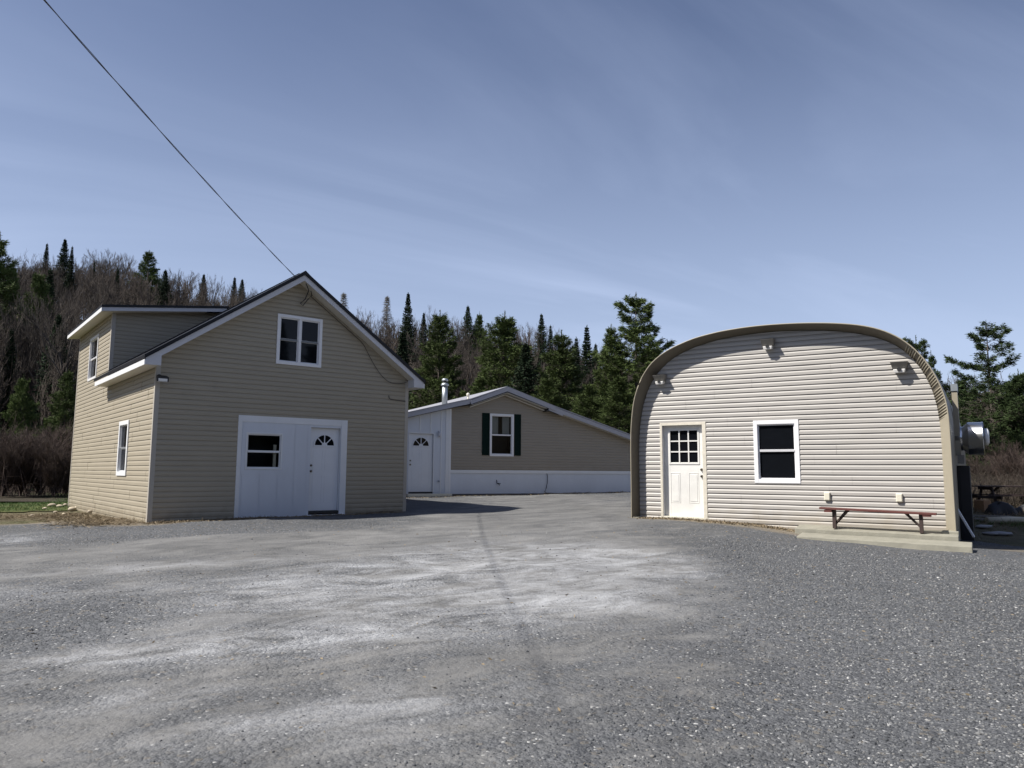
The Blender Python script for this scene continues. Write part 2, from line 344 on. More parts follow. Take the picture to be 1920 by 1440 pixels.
xs = prog(900, 90, 181); V, Fq = grid_sheet(xs, xs + 8, lambda a, b: ground_h(a, b) - .03)
tag(link_mesh('ground', mesh_np('ground', V, Fq, True), m_meadow), 'flat meadow of dry brown and greenish grass around the buildings', 'ground', kind='structure')
# hillside
V, Fq = grid_sheet(np.linspace(-330, 330, 150), np.linspace(30, 420, 90), lambda a, b: hill_h(a, b) + .5)
tag(link_mesh('hill', mesh_np('hill', V, Fq, True), m_litter), 'hillside covered in brown leaf litter rising behind the buildings', 'hill', kind='structure')

# gravel yard
def yard_keep(x, y):
    e = (fbm(x * .8, y * .8, 1) - .5) * 1.6
    left = np.interp(y, [-30, 5, 15.0, 17.5, 19.2, 21.0, 26], [-40, -30, -15.5, -12.0, -9.6, -8.0, -6.5])
    right = np.interp(y, [-30, 5, 12, 14.2, 15.0, 15.9, 17, 40], [50, 40, 22, 18, 10.6, 9.4, 8.5, 7.5])
    return (x + e > left) & (x + e < right) & (y + e * .5 < 34) & (y > -29)
xs = np.concatenate([np.arange(-40, -14, .8), np.arange(-14, 12, .16), np.arange(12, 50, .8)])
ys = np.concatenate([np.arange(-30, 2, .8), np.arange(2, 22, .16), np.arange(22, 36, .3)])
V, Fq = grid_sheet(xs, ys, ground_h, yard_keep); V[:, 2] += .004
yard_me = mesh_np('gravel_yard', V, Fq, True)
GX, GY = V[:, 0], V[:, 1]
def blob(x, y, cx, cy, rx, ry, ang=0):
    c, s = math.cos(ang), math.sin(ang); dx, dy = x - cx, y - cy; a = (dx * c + dy * s) / rx; b = (-dx * s + dy * c) / ry; return np.exp(-(a * a + b * b))
def pdist(x, y, pts):
    d = np.full(np.shape(x), 1e9)
    for (x0, y0), (x1, y1) in zip(pts[:-1], pts[1:]):
        vx, vy = x1 - x0, y1 - y0; t = np.clip(((x - x0) * vx + (y - y0) * vy) / (vx * vx + vy * vy), 0, 1)
        d = np.minimum(d, np.hypot(x - x0 - t * vx, y - y0 - t * vy))
    return d
def streak(x, y, a, sc, k, st=7):
    # wear lines that follow the wheels: long along direction a
    c, s = math.cos(a), math.sin(a); u = (x * c + y * s) / st; v = -x * s + y * c
    return fbm(u * sc + 3 + .25 * np.sin(v), v * sc + .6 * np.sin(u * 1.5), k, 5)
P_MAIN = [(-30, 6), (-12, 9.5), (-6, 11.6), (-1.5, 14), (1.0, 18), (1.4, 26)]
P_SEC = [(-12, 4.6), (-4, 5.6), (0, 8.4), (1.2, 12), (1.2, 18)]
def masks(x, y):
    s1 = streak(x, y, .62, 1.5, 0); s2 = streak(x, y, .25, 1.7, 2); s = np.where(y < 8, s2, s1)
    d = pdist(x, y, P_MAIN); d2 = pdist(x, y, P_SEC); d3 = pdist(x, y, [(-3, 3), (1, 4.6), (2.2, 8), (1.6, 12)])
    tr = .95 * np.exp(-(d / 3.0) ** 2) + .55 * np.exp(-(d2 / 2.4) ** 2) + .28 * np.exp(-(d3 / 2) ** 2)
    tr = np.clip(tr, 0, 1) * (.55 + .9 * s) - 1.0 * blob(x, y, -6.6, 14.4, 4.2, 1.5, .45) - .5 * blob(x, y, -6, 6.5, 3, 1.6, .3) - .5 * blob(x, y, 5, 8, 3, 4)
    tr = tr + .3 * (fbm(x * .7, y * .7, 3) - .5)
    tr = np.where(x > 2.6 + .1 * y, tr * np.exp(-(x - 2.6 - .1 * y) / 1.2), tr)
    du = .14 * np.clip(np.exp(-(d / 3.4) ** 2) + np.exp(-(d2 / 2.6) ** 2) + .6 * np.exp(-(d3 / 2.2) ** 2), 0, 1) * np.clip((19 - y) / 5, 0, 1)
    for px, py, rx, ry in ((860, 1092, 1.5, 1.3), (1000, 1048, 1.6, 1.6), (1080, 1062, 1.2, 1.2), (1195, 1047, 1.1, 1.3), (1240, 1060, .8, 1.0), (625, 1098, 1.1, 1.2), (905, 1112, 1.3, 1.0), (960, 1152, 1.2, .7),
                           (705, 1090, 1.4, 1.2), (1150, 1120, .9, .8), (620, 1330, .7, .12), (570, 1125, 1.1, .8), (720, 1190, .9, .5), (560, 1345, 1.0, .12), (720, 1345, .9, .5), (780, 1075, 1.4, 1.0), (280, 1310, .5, .2), (900, 1040, 1.2, 1.0), (100, 1110, 1.6, .5), (300, 1060, 2.0, .5), (420, 1200, 1.4, .5), (250, 1230, 1.2, .35)):
        cx, cy = on_ground(px, py); du = du + .55 * blob(x, y, cx, cy, rx, ry, .45)
    du = np.clip(du, 0, 1.1) * np.clip((3.6 - x) / 1.2, 0, 1)
    so = .9 * blob(x, y, -11.5, 19.0, 2.5, 1.6, .7) + .9 * np.exp(-(pdist(x, y, [(-7.9, 16.0), (-10.5, 19.4), (-14, 24)]) / .8) ** 2) + .5 * np.exp(-(pdist(x, y, [(-7.7, 16), (-5, 17.9)]) / .35) ** 2)
    so = so + .75 * np.exp(-(pdist(x, y, [(3.0, 17.5), (4.6, 16.4), (5.8, 15.4)]) / .42) ** 2) + .9 * np.exp(-(pdist(x, y, [(-12.5, 15.2), (-16, 14), (-25, 14)]) / 1.0) ** 2) + .6 * blob(x, y, 9.3, 14.6, 1.5, .6, -.5)
    so = so + .35 * blob(x, y, 2.2, 3.6, 1.4, .6) + .3 * blob(x, y, 3.4, 6.2, 1.2, .5)
    du = du + .9 * blob(x, y, -8.9, 13.2, .7, .9)
    stn_shadow = 0
    for px, py, rx, ry in ((1870, 1063, .5, .12), (1850, 1091, .55, .12), (1340, 1072, .4, .1), (1680, 1070, .5, .15), (1000, 1350, .15, .3)):  # last patch paints the power line's shadow into the ground colour, the rest are stains
        cx, cy = on_ground(px, py); stn_shadow = stn_shadow + .75 * blob(x, y, cx, cy, rx, ry, -.05)
    return tr, du, so, stn_shadow
tr, du, so, stn_shadow = masks(GX, GY)
for nm, a in (('track', tr), ('dust', du), ('soil', so), ('stain_wire_shadow', stn_shadow)):
    at = yard_me.attributes.new(nm, 'FLOAT', 'POINT'); at.data.foreach_set('value', np.asarray(a, np.float32))
tag(link_mesh('gravel_yard', yard_me, m_gravel), 'grey gravel yard with pale worn wheel tracks', 'gravel yard', kind='structure')

# lawn at the far left
def lawn_keep(x, y):
    e = (fbm(x * .7 + 5, y * .7, 2) - .5) * 1.5
    return (y + e > np.interp(x, [-60, -18, -13, -9], [19, 21.2, 22.6, 26])) & (y + e * .6 < 41) & (x < -11 + (y - 24) * .25)
V, Fq = grid_sheet(np.arange(-55, -8, .4), np.arange(17, 43, .4), ground_h, lawn_keep); V[:, 2] += .002
tag(link_mesh('lawn', mesh_np('lawn', V, Fq, True), m_grassg), 'strip of green mown grass left of the tan house', 'lawn', kind='structure')

# ------------------------------------------------------------------ loose stones on the yard (uncountable)
def ico():
    t = (1 + 5 ** .5) / 2; v = np.array([(-1, t, 0), (1, t, 0), (-1, -t, 0), (1, -t, 0), (0, -1, t), (0, 1, t), (0, -1, -t), (0, 1, -t), (t, 0, -1), (t, 0, 1), (-t, 0, -1), (-t, 0, 1)], float)
    f = np.array([(0, 11, 5), (0, 5, 1), (0, 1, 7), (0, 7, 10), (0, 10, 11), (1, 5, 9), (5, 11, 4), (11, 10, 2), (10, 7, 6), (7, 1, 8), (3, 9, 4), (3, 4, 2), (3, 2, 6), (3, 6, 8), (3, 8, 9), (4, 9, 5), (2, 4, 11), (6, 2, 10), (8, 6, 7), (9, 8, 1)])
    return v / np.linalg.norm(v[0]), f
IV, IF = ico()
def rot_rand(n):
    q = rng.normal(size=(n, 4)); q /= np.linalg.norm(q, axis=1)[:, None]; a, b, c, d = q.T
    return np.stack([np.stack([1 - 2 * (c * c + d * d), 2 * (b * c - a * d), 2 * (b * d + a * c)], -1), np.stack([2 * (b * c + a * d), 1 - 2 * (b * b + d * d), 2 * (c * d - a * b)], -1),
                     np.stack([2 * (b * d - a * c), 2 * (c * d + a * b), 1 - 2 * (b * b + c * c)], -1)], -2)
def pebbles(P, S):
    n = len(P); v = IV[None] * (1 + rng.uniform(-.28, .28, (n, 12, 1))); v = v * (S[:, None] * rng.uniform(.55, 1.0, (n, 3)))[:, None, :]
    v = np.einsum('nij,nkj->nki', rot_rand(n), v); v[..., 2] *= .75; v += P[:, None, :]
    return v.reshape(-1, 3), (IF[None] + 12 * np.arange(n)[:, None, None]).reshape(-1, 3)
def stone_mat(name, pale):
    m = bpy.data.materials.new(name); m.use_nodes = True; n, l = m.node_tree.nodes, m.node_tree.links; p = n['Principled BSDF']; p.inputs['Roughness'].default_value = .85
    a = n.new('ShaderNodeAttribute'); a.attribute_name = 'shade'; c = n.new('ShaderNodeValToRGB'); l.new(a.outputs['Fac'], c.inputs[0]); l.new(c.outputs[0], p.inputs['Base Color'])
    e = c.color_ramp.elements; e[0].color = (.045, .049, .055, 1); e[1].color = (.42, .42, .41, 1); e[1].position = 1
    for ps, cl in ((.45, (.090, .094, .099)), (.85, (.152, .157, .161)), (.93, (.155, .15, .14)), (.98, (.25, .25, .245))):
        k = e.new(ps); k.color = (*cl, 1)
    return m
N = 260000
dist = 2.4 + 12.5 * rng.random(N) ** 1.15; ang = rng.uniform(-.72, .72, N); x = dist * np.sin(ang); y = dist * np.cos(ang)
tr, du, so, _s = masks(x, y); loose = np.clip(1.05 - tr * 1.7 - du * .9, .02, 1); k = (rng.random(N) < loose) & yard_keep(x, y)
x, y = x[k], y[k]; S = (rng.gamma(8, .00095, len(x)) + .0015) * np.interp(x + .25 * y, [-4, 3, 8], [.8, .95, 1.1]); S *= 1 + .012 * np.hypot(x, y)
u_ = (x - 3.5) * math.cos(-.559) + (y - 17.508) * math.sin(-.559); w_ = -(x - 3.5) * math.sin(-.559) + (y - 17.508) * math.cos(-.559)
ok = ~((u_ > 2.9) & (u_ < 6.3) & (w_ > -1.2)); x, y, S = x[ok], y[ok], S[ok]
V, Fq = pebbles(np.stack([x, y, ground_h(x, y) + S * .25], -1), S); me = mesh_np('loose_stones', V, Fq)
at = me.attributes.new('shade', 'FLOAT', 'FACE'); at.data.foreach_set('value', np.repeat(rng.random(len(x)) ** 1.15, 20).astype(np.float32))
tag(link_mesh('loose_stones', me, stone_mat('crushed_stone', 0)), 'loose grey crushed stone scattered over the yard', 'gravel', kind='stuff')

# ------------------------------------------------------------------ building kit
def siding(mb, lim, z0, z1, holes, pm, pitch=.105, e=.014, flat=.55, breaks=()):
    """horizontal vinyl courses. lim(z) -> (u0,u1); holes (u0,u1,z0,z1); pm(u,off,z) -> point"""
    cuts = {z0, z1, *breaks}; k = math.ceil(z0 / pitch)
    for h in holes: cuts |= {h[2], h[3]}
    zs = []
    n0 = math.floor(z0 / pitch); n1 = math.ceil(z1 / pitch)
    for c in range(n0, n1 + 1):
        for t in (0, flat, 1 - 1e-4): zs.append((c + t) * pitch)
    zs = sorted({round(z, 6) for z in list(zs) + list(cuts) if z0 - 1e-9 <= z <= z1 + 1e-9})
    def off(z, up):
        t = (z / pitch) % 1.0
        if up and t > .9995: t = 0
        if not up and t < .0005: t = 1
        return e if t <= flat else e * (1 - (t - flat) / (1 - flat) * .92)
    for a, b in zip(zs[:-1], zs[1:]):
        if b - a < 1e-7: continue
        ledge = (b - a) < 2e-4 * 1.0 + 1e-5 and ((b / pitch) % 1 < 1e-3 or (b / pitch) % 1 > .9999)
        ia, ib = lim(a + 1e-6), lim(b - 1e-6)
        if ia[1] - ia[0] <= 1e-4 and ib[1] - ib[0] <= 1e-4: continue
        mid = (a + b) / 2; hs = sorted((h[0], h[1]) for h in holes if h[2] < mid < h[3])
        xs_a = [ia[0]]; xs_b = [ib[0]]
        for h in hs: xs_a += [h[0], h[1]]; xs_b += [h[0], h[1]]
        xs_a.append(ia[1]); xs_b.append(ib[1])
        oa = off(a, False) if ledge else off(a + 2e-5, True); ob = off(b, True) if ledge else off(b - 2e-5, False)
        if ledge: oa = e * .08; ob = e
        for i in range(0, len(xs_a), 2):
            if max(xs_a[i + 1] - xs_a[i], xs_b[i + 1] - xs_b[i]) < 1e-4: continue
            k = max(1, int((xs_a[i + 1] - xs_a[i]) / .6)) if e > 0 else 1; c = math.floor((a + b) / 2 / pitch / 2)
            P = []
            for q in range(k + 1):
                ua = xs_a[i] + (xs_a[i + 1] - xs_a[i]) * q / k; ub = xs_b[i] + (xs_b[i + 1] - xs_b[i]) * q / k
                wv = (.0018 * math.sin(ua * 2.3 + c * 4.1) + .0012 * math.sin(ua * 5.1 + c * 2.7)) if e > 0 and 0 < q < k else 0
                P += [pm(ua, oa + wv, a), pm(ub, ob + wv, b)]
            mb.add(P, [(2 * q, 2 * q + 2, 2 * q + 3, 2 * q + 1) for q in range(k)])
            if e > 0 and not ledge and (b - a) > pitch * .3:      # lapped joint between two lengths of panel
                L_ = 3.66; u0 = (math.sin(c * 12.9898) * 43758.5) % 1 * L_ - L_
                while u0 < xs_a[i + 1]:
                    if xs_a[i] + .1 < u0 < xs_a[i + 1] - .1: mb.add([pm(u0, oa + .0005, a), pm(u0 + .9, oa + .0026, a), pm(u0 + .9, ob + .0026, b), pm(u0, ob + .0005, b), pm(u0 + .9, oa - .001, a), pm(u0 + .9, ob - .001, b)], [(1, 4, 5, 2)]) if False else mb.add([pm(u0, oa + .0035, a), pm(u0 + .004, oa + .0035, a), pm(u0 + .004, ob + .0035, b), pm(u0, ob + .0035, b), pm(u0, oa - .001, a), pm(u0, ob - .001, b), pm(u0 + .004, oa - .001, a), pm(u0 + .004, ob - .001, b)], [(0, 1, 2, 3), (4, 0, 3, 5), (1, 6, 7, 2)])
                    u0 += L_
def pm_front(w=0): return lambda u, o, z: (u, w - o, z)
def pm_left(u=0): return lambda w, o, z: (u - o, w, z)
def pm_right(u): return lambda w, o, z: (u + o, w, z)
def pm_back(w): return lambda u, o, z: (u, w + o, z)
def pbox(mb, pm, a0, a1, o0, o1, z0, z1):
    P = [pm(a0, o0, z0), pm(a1, o0, z0), pm(a1, o1, z0), pm(a0, o1, z0), pm(a0, o0, z1), pm(a1, o0, z1), pm(a1, o1, z1), pm(a0, o1, z1)]
    return mb.hexa(P)
def frame(mb, pm, a0, a1, z0, z1, t, o0, o1, tb=None):
    tb = tb or t
    pbox(mb, pm, a0, a0 + t, o0, o1, z0, z1); pbox(mb, pm, a1 - t, a1, o0, o1, z0, z1)
    pbox(mb, pm, a0 + t, a1 - t, o0, o1 - .001, z1 - t, z1); pbox(mb, pm, a0 + t, a1 - t, o0, o1 - .001, z0, z0 + tb); return mb
def window(par, zo, pm, a0, a1, z0, z1, t=.07, proud=.03, bays=1, mid=.5, clear=None, railm=None, casem=None):
    """double-hung window: casing, sashes, glass"""
    w = frame(MB(zo), pm, a0, a1, z0, z1, t, -.06, proud).build('window', casem or m_vinylw, par, bevel=.004)
    n = bays; gap = .06; ww = (a1 - a0 - 2 * t - (n - 1) * gap) / n; zm = z0 + (z1 - z0) * mid
    fr = MB(zo); gl = MB(zo); rl = MB(zo)
    for i in range(n):
        b0 = a0 + t + i * (ww + gap); b1 = b0 + ww
        if i: pbox(fr, pm, b0 - gap, b0, -.055, proud - .006, z0 + t, z1 - t)
        frame(fr, pm, b0, b1, zm, z1 - t, .026, -.04, -.004); frame(fr, pm, b0, b1, z0 + t, zm - .001, .026, -.055, -.018)
        pbox(rl, pm, b0 + .026, b1 - .026, -.03, .0, zm - .022, zm + .022)
        for c0, c1, o in ((zm + .02, z1 - t - .02, -.022), (z0 + t + .02, zm - .02, -.036)):
            gl.add([pm(b0 + .02, o, c0), pm(b1 - .02, o, c0), pm(b1 - .02, o, c1), pm(b0 + .02, o, c1)], [(0, 1, 2, 3)])
    fr.build('sash', casem or m_vinylw, w); rl.build('meeting_rail', railm or m_fascia, w)
    gl.build('pane', m_clear if clear else m_glass, w)
    bk = MB(zo); d = .5 if clear else .1
    pbox(bk, pm, a0 + .01, a1 - .01, -d, -d - .01, z0 + .01, z1 - .01)
    if clear:
        for q in ((a0 + .01, a0 + .02), (a1 - .02, a1 - .01)): pbox(bk, pm, q[0], q[1], -.062, -d, z0 + .01, z1 - .01)
        pbox(bk, pm, a0 + .01, a1 - .01, -.062, -d, z0 + .01, z0 + .02); pbox(bk, pm, a0 + .01, a1 - .01, -.062, -d, z1 - .02, z1 - .01)
    bk.build('room_behind', m_dark, w); return w
def arc_pts(cx, cz, r, a0, a1, n): return [(cx + r * math.cos(a0 + (a1 - a0) * i / n), cz + r * math.sin(a0 + (a1 - a0) * i / n)) for i in range(n + 1)]
def fan_door(par, zo, pm, a0, a1, z0, z1, hinge_right=True, o=-.08):
    """steel door with a half-round light"""
    d = MB(zo); pbox(d, pm, a0, a1, o - .045, o, z0, z1); cx = (a0 + a1) / 2; W = a1 - a0
    # faint embossed panels below the light
    for q in (a0 + .14 * W, cx + .04 * W):
        for zz in ((z0 + .2, z0 + .85), (z0 + 1.0, z0 + 1.48)): frame(d, pm, q, q + .32 * W, zz[0], zz[1], .012, o - .001, o + .004)
    leaf = d.build('door', m_door, par, bevel=.003)
    r = .285 * (W / .86); cz = z1 - .43
    g = MB(zo); pts = arc_pts(cx, cz, r, 0, math.pi, 18); P = [pm(a, o + .006, z) for a, z in pts]
    g.add(P, [tuple(range(len(P)))]); g.build('fanlight', m_glass, leaf)
    f = MB(zo); outer = arc_pts(cx, cz, r + .03, 0, math.pi, 18); inner = arc_pts(cx, cz, r - .004, 0, math.pi, 18)
    for i in range(18):
        A = [outer[i], outer[i + 1], inner[i + 1], inner[i]]
        f.add([pm(a, o + .016, z) for a, z in A] + [pm(a, o + .001, z) for a, z in A], [(0, 1, 2, 3), (0, 4, 5, 1), (2, 6, 7, 3)])
    pbox(f, pm, cx - r - .03, cx + r + .03, o + .001, o + .016, cz - .03, cz + .004)
    for a in (45, 90, 135):
        c, s = math.cos(R(a)), math.sin(R(a)); nx, nz = -s * .012, c * .012
        A = [(cx + c * .07 + nx, cz + s * .07 + nz), (cx + c * r + nx, cz + s * r + nz), (cx + c * r - nx, cz + s * r - nz), (cx + c * .07 - nx, cz + s * .07 - nz)]
        f.add([pm(a_, o + .015, z) for a_, z in A] + [pm(a_, o + .006, z) for a_, z in A], [(0, 1, 2, 3), (0, 4, 5, 1), (2, 6, 7, 3), (1, 5, 6, 2)])
    hub = arc_pts(cx, cz, .075, 0, math.pi, 8); f.add([pm(a, o + .017, z) for a, z in hub], [tuple(range(len(hub)))])
    f.build('fanlight_frame', m_door, leaf)
    kx = a0 + .06 if hinge_right else a1 - .06
    for nm, zz, rr in (('door_knob', z0 + .96, .03), ('deadbolt', z0 + 1.10, .026)):
        c0 = Vector(pm(kx, o, zz)); c1 = Vector(pm(kx, o + .05, zz))
        MB(zo).tube([c0, c0.lerp(c1, .2), c0.lerp(c1, .25), c0.lerp(c1, .6), c1], [rr, rr, .012, rr * .95, rr * .6], 12).build(nm, m_brass, leaf)
    return leaf

# ================================================================== house on the left
ZA = EYE - .5
A = empty('house', (-7.7327, 16.2482, .5), .671, label='two storey tan vinyl sided house with black metal roof and shed dormer', cat='house')
W, D, H, PK = 6.281, 10.2, 2.45, 4.62; SL = (PK - H) / (W / 2); GB = -1.35
PAN = (1.807, 4.548, -1.05, 1.285); GWN = (2.625, 3.778, 2.562, 3.785); LWN = (2.25, 3.28, -.132, 1.2); DWN = (6.95, 8.25, 2.66, 3.96)
DZ = 4.30; DW0 = 5.2          # dormer: front wall line and eave height
gl = lambda z: (0.04, W - .04) if z <= H else (max(0.04, (z - H) / SL), min(W - .04, W - (z - H) / SL))
mb = MB(ZA); siding(mb, gl, GB, PK, [PAN[:2] + (GB, PAN[3]), GWN], pm_front(), .1125, .018, breaks=(H,)); mb.build('front_wall', m_sidA, A)
mb = MB(ZA); siding(mb, lambda z: (.04, D - .04) if z < H else (DW0 + .04, D - .04), GB, DZ + .05, [LWN, DWN], pm_left(), .1125, .016, breaks=(H, DZ)); mb.build('side_wall', m_sidA, A)
mb = MB(ZA); siding(mb, lambda z: (.04, D - .04), GB, H, [], pm_right(W), .1125); mb.build('side_wall', m_sidA, A)
mb = MB(ZA); siding(mb, gl, GB, PK, [], pm_back(D), .1125, breaks=(H,)); mb.build('back_wall', m_sidA, A)
dl = lambda z: (0.04, 3.0) if z < H else (max(.04, (z - H) / SL - .3 if z > DZ else .04), 3.2)
mb = MB(ZA); siding(mb, lambda z: (max(.04, (z - DZ) / .13), min(3.15, (z - H) / SL)), H + .03, DZ + .40, [], pm_front(DW0), .1125, breaks=(DZ,)); mb.build('dormer_wall', m_sidA, A)
for x0, x1, y0, y1, top in ((-.022, .075, -.022, .075, H), (W - .075, W + .022, -.022, .075, H), (-.022, .075, D - .075, D + .022, DZ), (W - .075, W + .022, D - .075, D + .022, H)):
    MB(ZA).box(x0, x1, y0, y1, GB, top - .03).build('corner_trim', m_trimA, A)
MB(ZA).box(-.022, .075, DW0 - .022, DW0 + .075, H + .12, DZ).build('corner_trim', m_trimA, A)
MB(ZA).box(.02, W - .02, .03, D - .02, -1.9, -1.02).build('foundation', m_found, A)
# roof: rz gives the roof underside
OV = .31; OF = .33; T = .16
def slab(mb, x0, z0, x1, z1, y0, y1, t0, t1):
    mb.hexa([(x0, y0, z0 + t0), (x1, y0, z1 + t0), (x1, y1, z1 + t0), (x0, y1, z0 + t0), (x0, y0, z0 + t1), (x1, y0, z1 + t1), (x1, y1, z1 + t1), (x0, y1, z0 + t1)])
ze = H - OV * SL
rf = MB(ZA); slab(rf, -OV - .03, H - (OV + .03) * SL, W / 2, PK, -OF - .03, DW0 + .1, T - .02, T + .07); slab(rf, .25, H + .25 * SL, W / 2, PK, DW0 + .1, D + OF, T - .02, T + .07)
slab(rf, W + OV + .03, H - (OV + .03) * SL, W / 2, PK, -OF - .03, D + OF, T - .02, T + .07)
rf.prism([(W / 2 - .14, PK + T - .03), (W / 2 + .14, PK + T - .03), (W / 2, PK + T + .085)], -OF - .036, D + OF)
roof = rf.build('roof', m_roof, A)
rb = MB(ZA)
for i in range(9):
    y = -OF + .1 + i * .62
    if y < DW0 - .1: slab(rb, -OV - .02, H - (OV + .02) * SL, W / 2 - .1, PK - .1 * SL, y, y + .03, T + .084, T + .105)
for i in range(18):
    y = -OF + .1 + i * .62; slab(rb, W + OV + .02, H - (OV + .02) * SL, W / 2 + .1, PK - .1 * SL, y, y + .03, T + .084, T + .105)
rb.build('roof_rib', m_roof, roof)
for sx in (0, 1):
    xa = -OV if sx == 0 else W + OV
    fa = MB(ZA); slab(fa, xa, ze, W / 2, PK, -OF, -OF + .025, .0, T - .022); fa.build('rake_fascia', m_fascia, A)
    xb_ = .3 if sx == 0 else xa
    fa = MB(ZA); slab(fa, xb_, H - (xb_ if sx else -xb_) * SL * (0 if sx else 1) if not sx else ze, W / 2, PK, D + OF - .035, D + OF - .01, .0, T - .022); fa.build('rake_fascia', m_fascia, A)
fe = MB(ZA); fe.box(-OV - .022, -OV, -OF, DW0 - .02, ze - .005, ze + T - .05); fe.build('eave_fascia', m_white, A); fe = MB(ZA); fe.box(W + OV, W + OV + .022, -OF, D + OF, ze - .005, ze + T - .05); fe.build('eave_fascia', m_white, A)
sf = MB(ZA)
slab(sf, .0, H, W / 2, PK, -OF + .026, 0, .0, .014); slab(sf, W, H, W / 2, PK, -OF + .026, 0, .0, .014)
sf.box(-OV, -.023, -OF + .027, DW0 - .02, ze - .001, ze + .012); sf.box(W + .023, W + OV, -OF + .027, D + OF - .04, ze - .001, ze + .012)
sf.build('soffit', m_soffit, A)
# boxed ends of the eaves
for xa, xb in ((-OV, .001), (W + OV, W - .001)):
    MB(ZA).prism([(xa, ze + .001), (xb, ze + .001), (xb, H + .012), (xa, ze + .03)] if xa < 0 else [(xb, ze + .001), (xa, ze + .001), (xa, ze + .03), (xb, H + .012)], -OF - .003, -.024).build('eave_return', m_fascia, A)
# shed dormer roof
DS = .13; dr = MB(ZA); xa, xb = -.33, 3.0
dzf = lambda x: DZ + x * DS
slab(dr, xa - .02, dzf(xa - .02), xb, dzf(xb), DW0 - .34, D + OF, .10, .165); dro = dr.build('dormer_roof', m_roof, A)
df = MB(ZA); slab(df, xa, dzf(xa), xb - .06, dzf(xb - .06), DW0 - .32, DW0 - .30, -.005, .098); df.build('dormer_fascia', m_fascia, dro)
df = MB(ZA); df.box(xa - .015, xa + .008, DW0 - .32, D + OF - .02, dzf(xa) - .01, dzf(xa) + .098); df.build('dormer_eave_fascia', m_white, dro)
df = MB(ZA); slab(df, xa + .008, dzf(xa), -.01, dzf(0), DW0 - .299, D + OF - .02, -.012, .0); slab(df, -.01, dzf(0), 2.4, dzf(2.4), DW0 - .299, DW0 - .015, -.012, .0); df.build('dormer_soffit', m_soffit, dro)
# windows
window(A, ZA, pm_front(), *GWN, t=.075, proud=.035, bays=2, mid=.5, railm=m_rail)
window(A, ZA, pm_left(), *LWN, t=.10, proud=.04, mid=.5, casem=m_white, railm=m_rail)
window(A, ZA, pm_left(), *DWN, t=.07, proud=.035, mid=.5)
# white boarded entrance bay
pw = (2.0, 2.875, .035, .895); dd = (3.585, 4.375, -.985, 1.075)
panel = MB(ZA); pf = pm_front()
seams = [1.94, 2.354, 2.783, 3.183, 3.50]
bounds = [PAN[0] + .09] + seams + [PAN[1] - .10]
flat = lambda a, b, z0, z1, hl: siding(panel, lambda z: (a, b), z0, z1, hl, lambda u, o, z: (u, -.012, z), 99, 0.0)
for a, b in zip(bounds[:-1], bounds[1:]): flat(a + .003, b - .003, GB, PAN[3] - .07, [h for h in [pw, (dd[0] - .0, dd[1] + .0, GB, dd[3])] if h[0] < b and h[1] > a])
# clip boards round the openings is done by interval cutting above
pan = panel.build('entrance_bay', m_whitep, A)
bk = MB(ZA); siding(bk, lambda z: (PAN[0], PAN[1]), GB, PAN[3], [pw, (dd[0], dd[1], GB, dd[3])], lambda u, o, z: (u, -.004, z), 99, 0.0); bk.build('backing_board', m_whitep, pan)
tm = MB(ZA); pbox(tm, pf, PAN[0], PAN[0] + .09, .0, .024, GB, PAN[3]); pbox(tm, pf, PAN[1] - .16, PAN[1], .0, .024, GB, PAN[3]); pbox(tm, pf, PAN[0] + .09, PAN[1] - .16, .0, .022, PAN[3] - .15, PAN[3]); tm.build('board_trim', m_white, pan, bevel=.003)
# door opening reveal, leaf, sill
rv = MB(ZA); pbox(rv, pf, dd[0] - .03, dd[0], -.12, -.004, dd[2], dd[3]); pbox(rv, pf, dd[1], dd[1] + .03, -.12, -.004, dd[2], dd[3]); pbox(rv, pf, dd[0] - .03, dd[1] + .03, -.12, -.0045, dd[3], dd[3] + .03); rv.build('door_frame', m_white, A)
fan_door(A, ZA, pf, dd[0] + .005, dd[1] - .005, dd[2] + .03, dd[3] - .004, True, -.075)
th = MB(ZA); pbox(th, pf, dd[0], dd[1], -.10, .02, dd[2] - .03, dd[2] + .025); th.build('threshold', m_black, A)
st = MB(ZA); pbox(st, pf, dd[0] - .05, dd[1] + .12, .025, .22, dd[2] - .25, dd[2] - .06); st.build('door_step', m_white, A, bevel=.01)
wn_ = window(A, ZA, pf, *pw, t=.035, proud=.028, mid=.49, clear=True, railm=m_white, casem=m_white)
cs = MB(ZA); frame(cs, pf, pw[0] - .09, pw[1] + .09, pw[2] - .11, pw[3] + .09, .089, .0, .0185); cs.build('window_trim', m_whitep, wn_)
sk = MB(ZA); pbox(sk, pf, pw[1] - .17, pw[1] - .10, -.14, -.10, pw[2] + .03, pw[3] - .27); sk.build('prop_stick', m_cream, wn_)
# corner flood light
fl = MB(ZA); fl.tube([(.03, -.03, 2.02), (.03, -.12, 2.02)], .05, 10); fl.hexa([(-.03, -.13, 1.93), (.17, -.13, 1.93), (.17, -.12, 2.05), (-.03, -.12, 2.05), (-.05, -.27, 1.90), (.19, -.27, 1.90), (.19, -.27, 2.0), (-.05, -.27, 2.0)])
flo = fl.build('flood_light', m_black, A, label='black flood light on the front left corner')
MB(ZA).box(-.02, .16, -.276, -.2705, 1.905, 1.965).build('lamp_glass', m_lampw, flo)
MB(ZA).hexa([(-.02, -.15, 1.915), (.16, -.15, 1.915), (.16, -.262, 1.892), (-.02, -.262, 1.892), (-.02, -.15, 1.925), (.16, -.15, 1.925), (.16, -.262, 1.902), (-.02, -.262, 1.902)]).build('lamp_glass', m_lampw, flo)
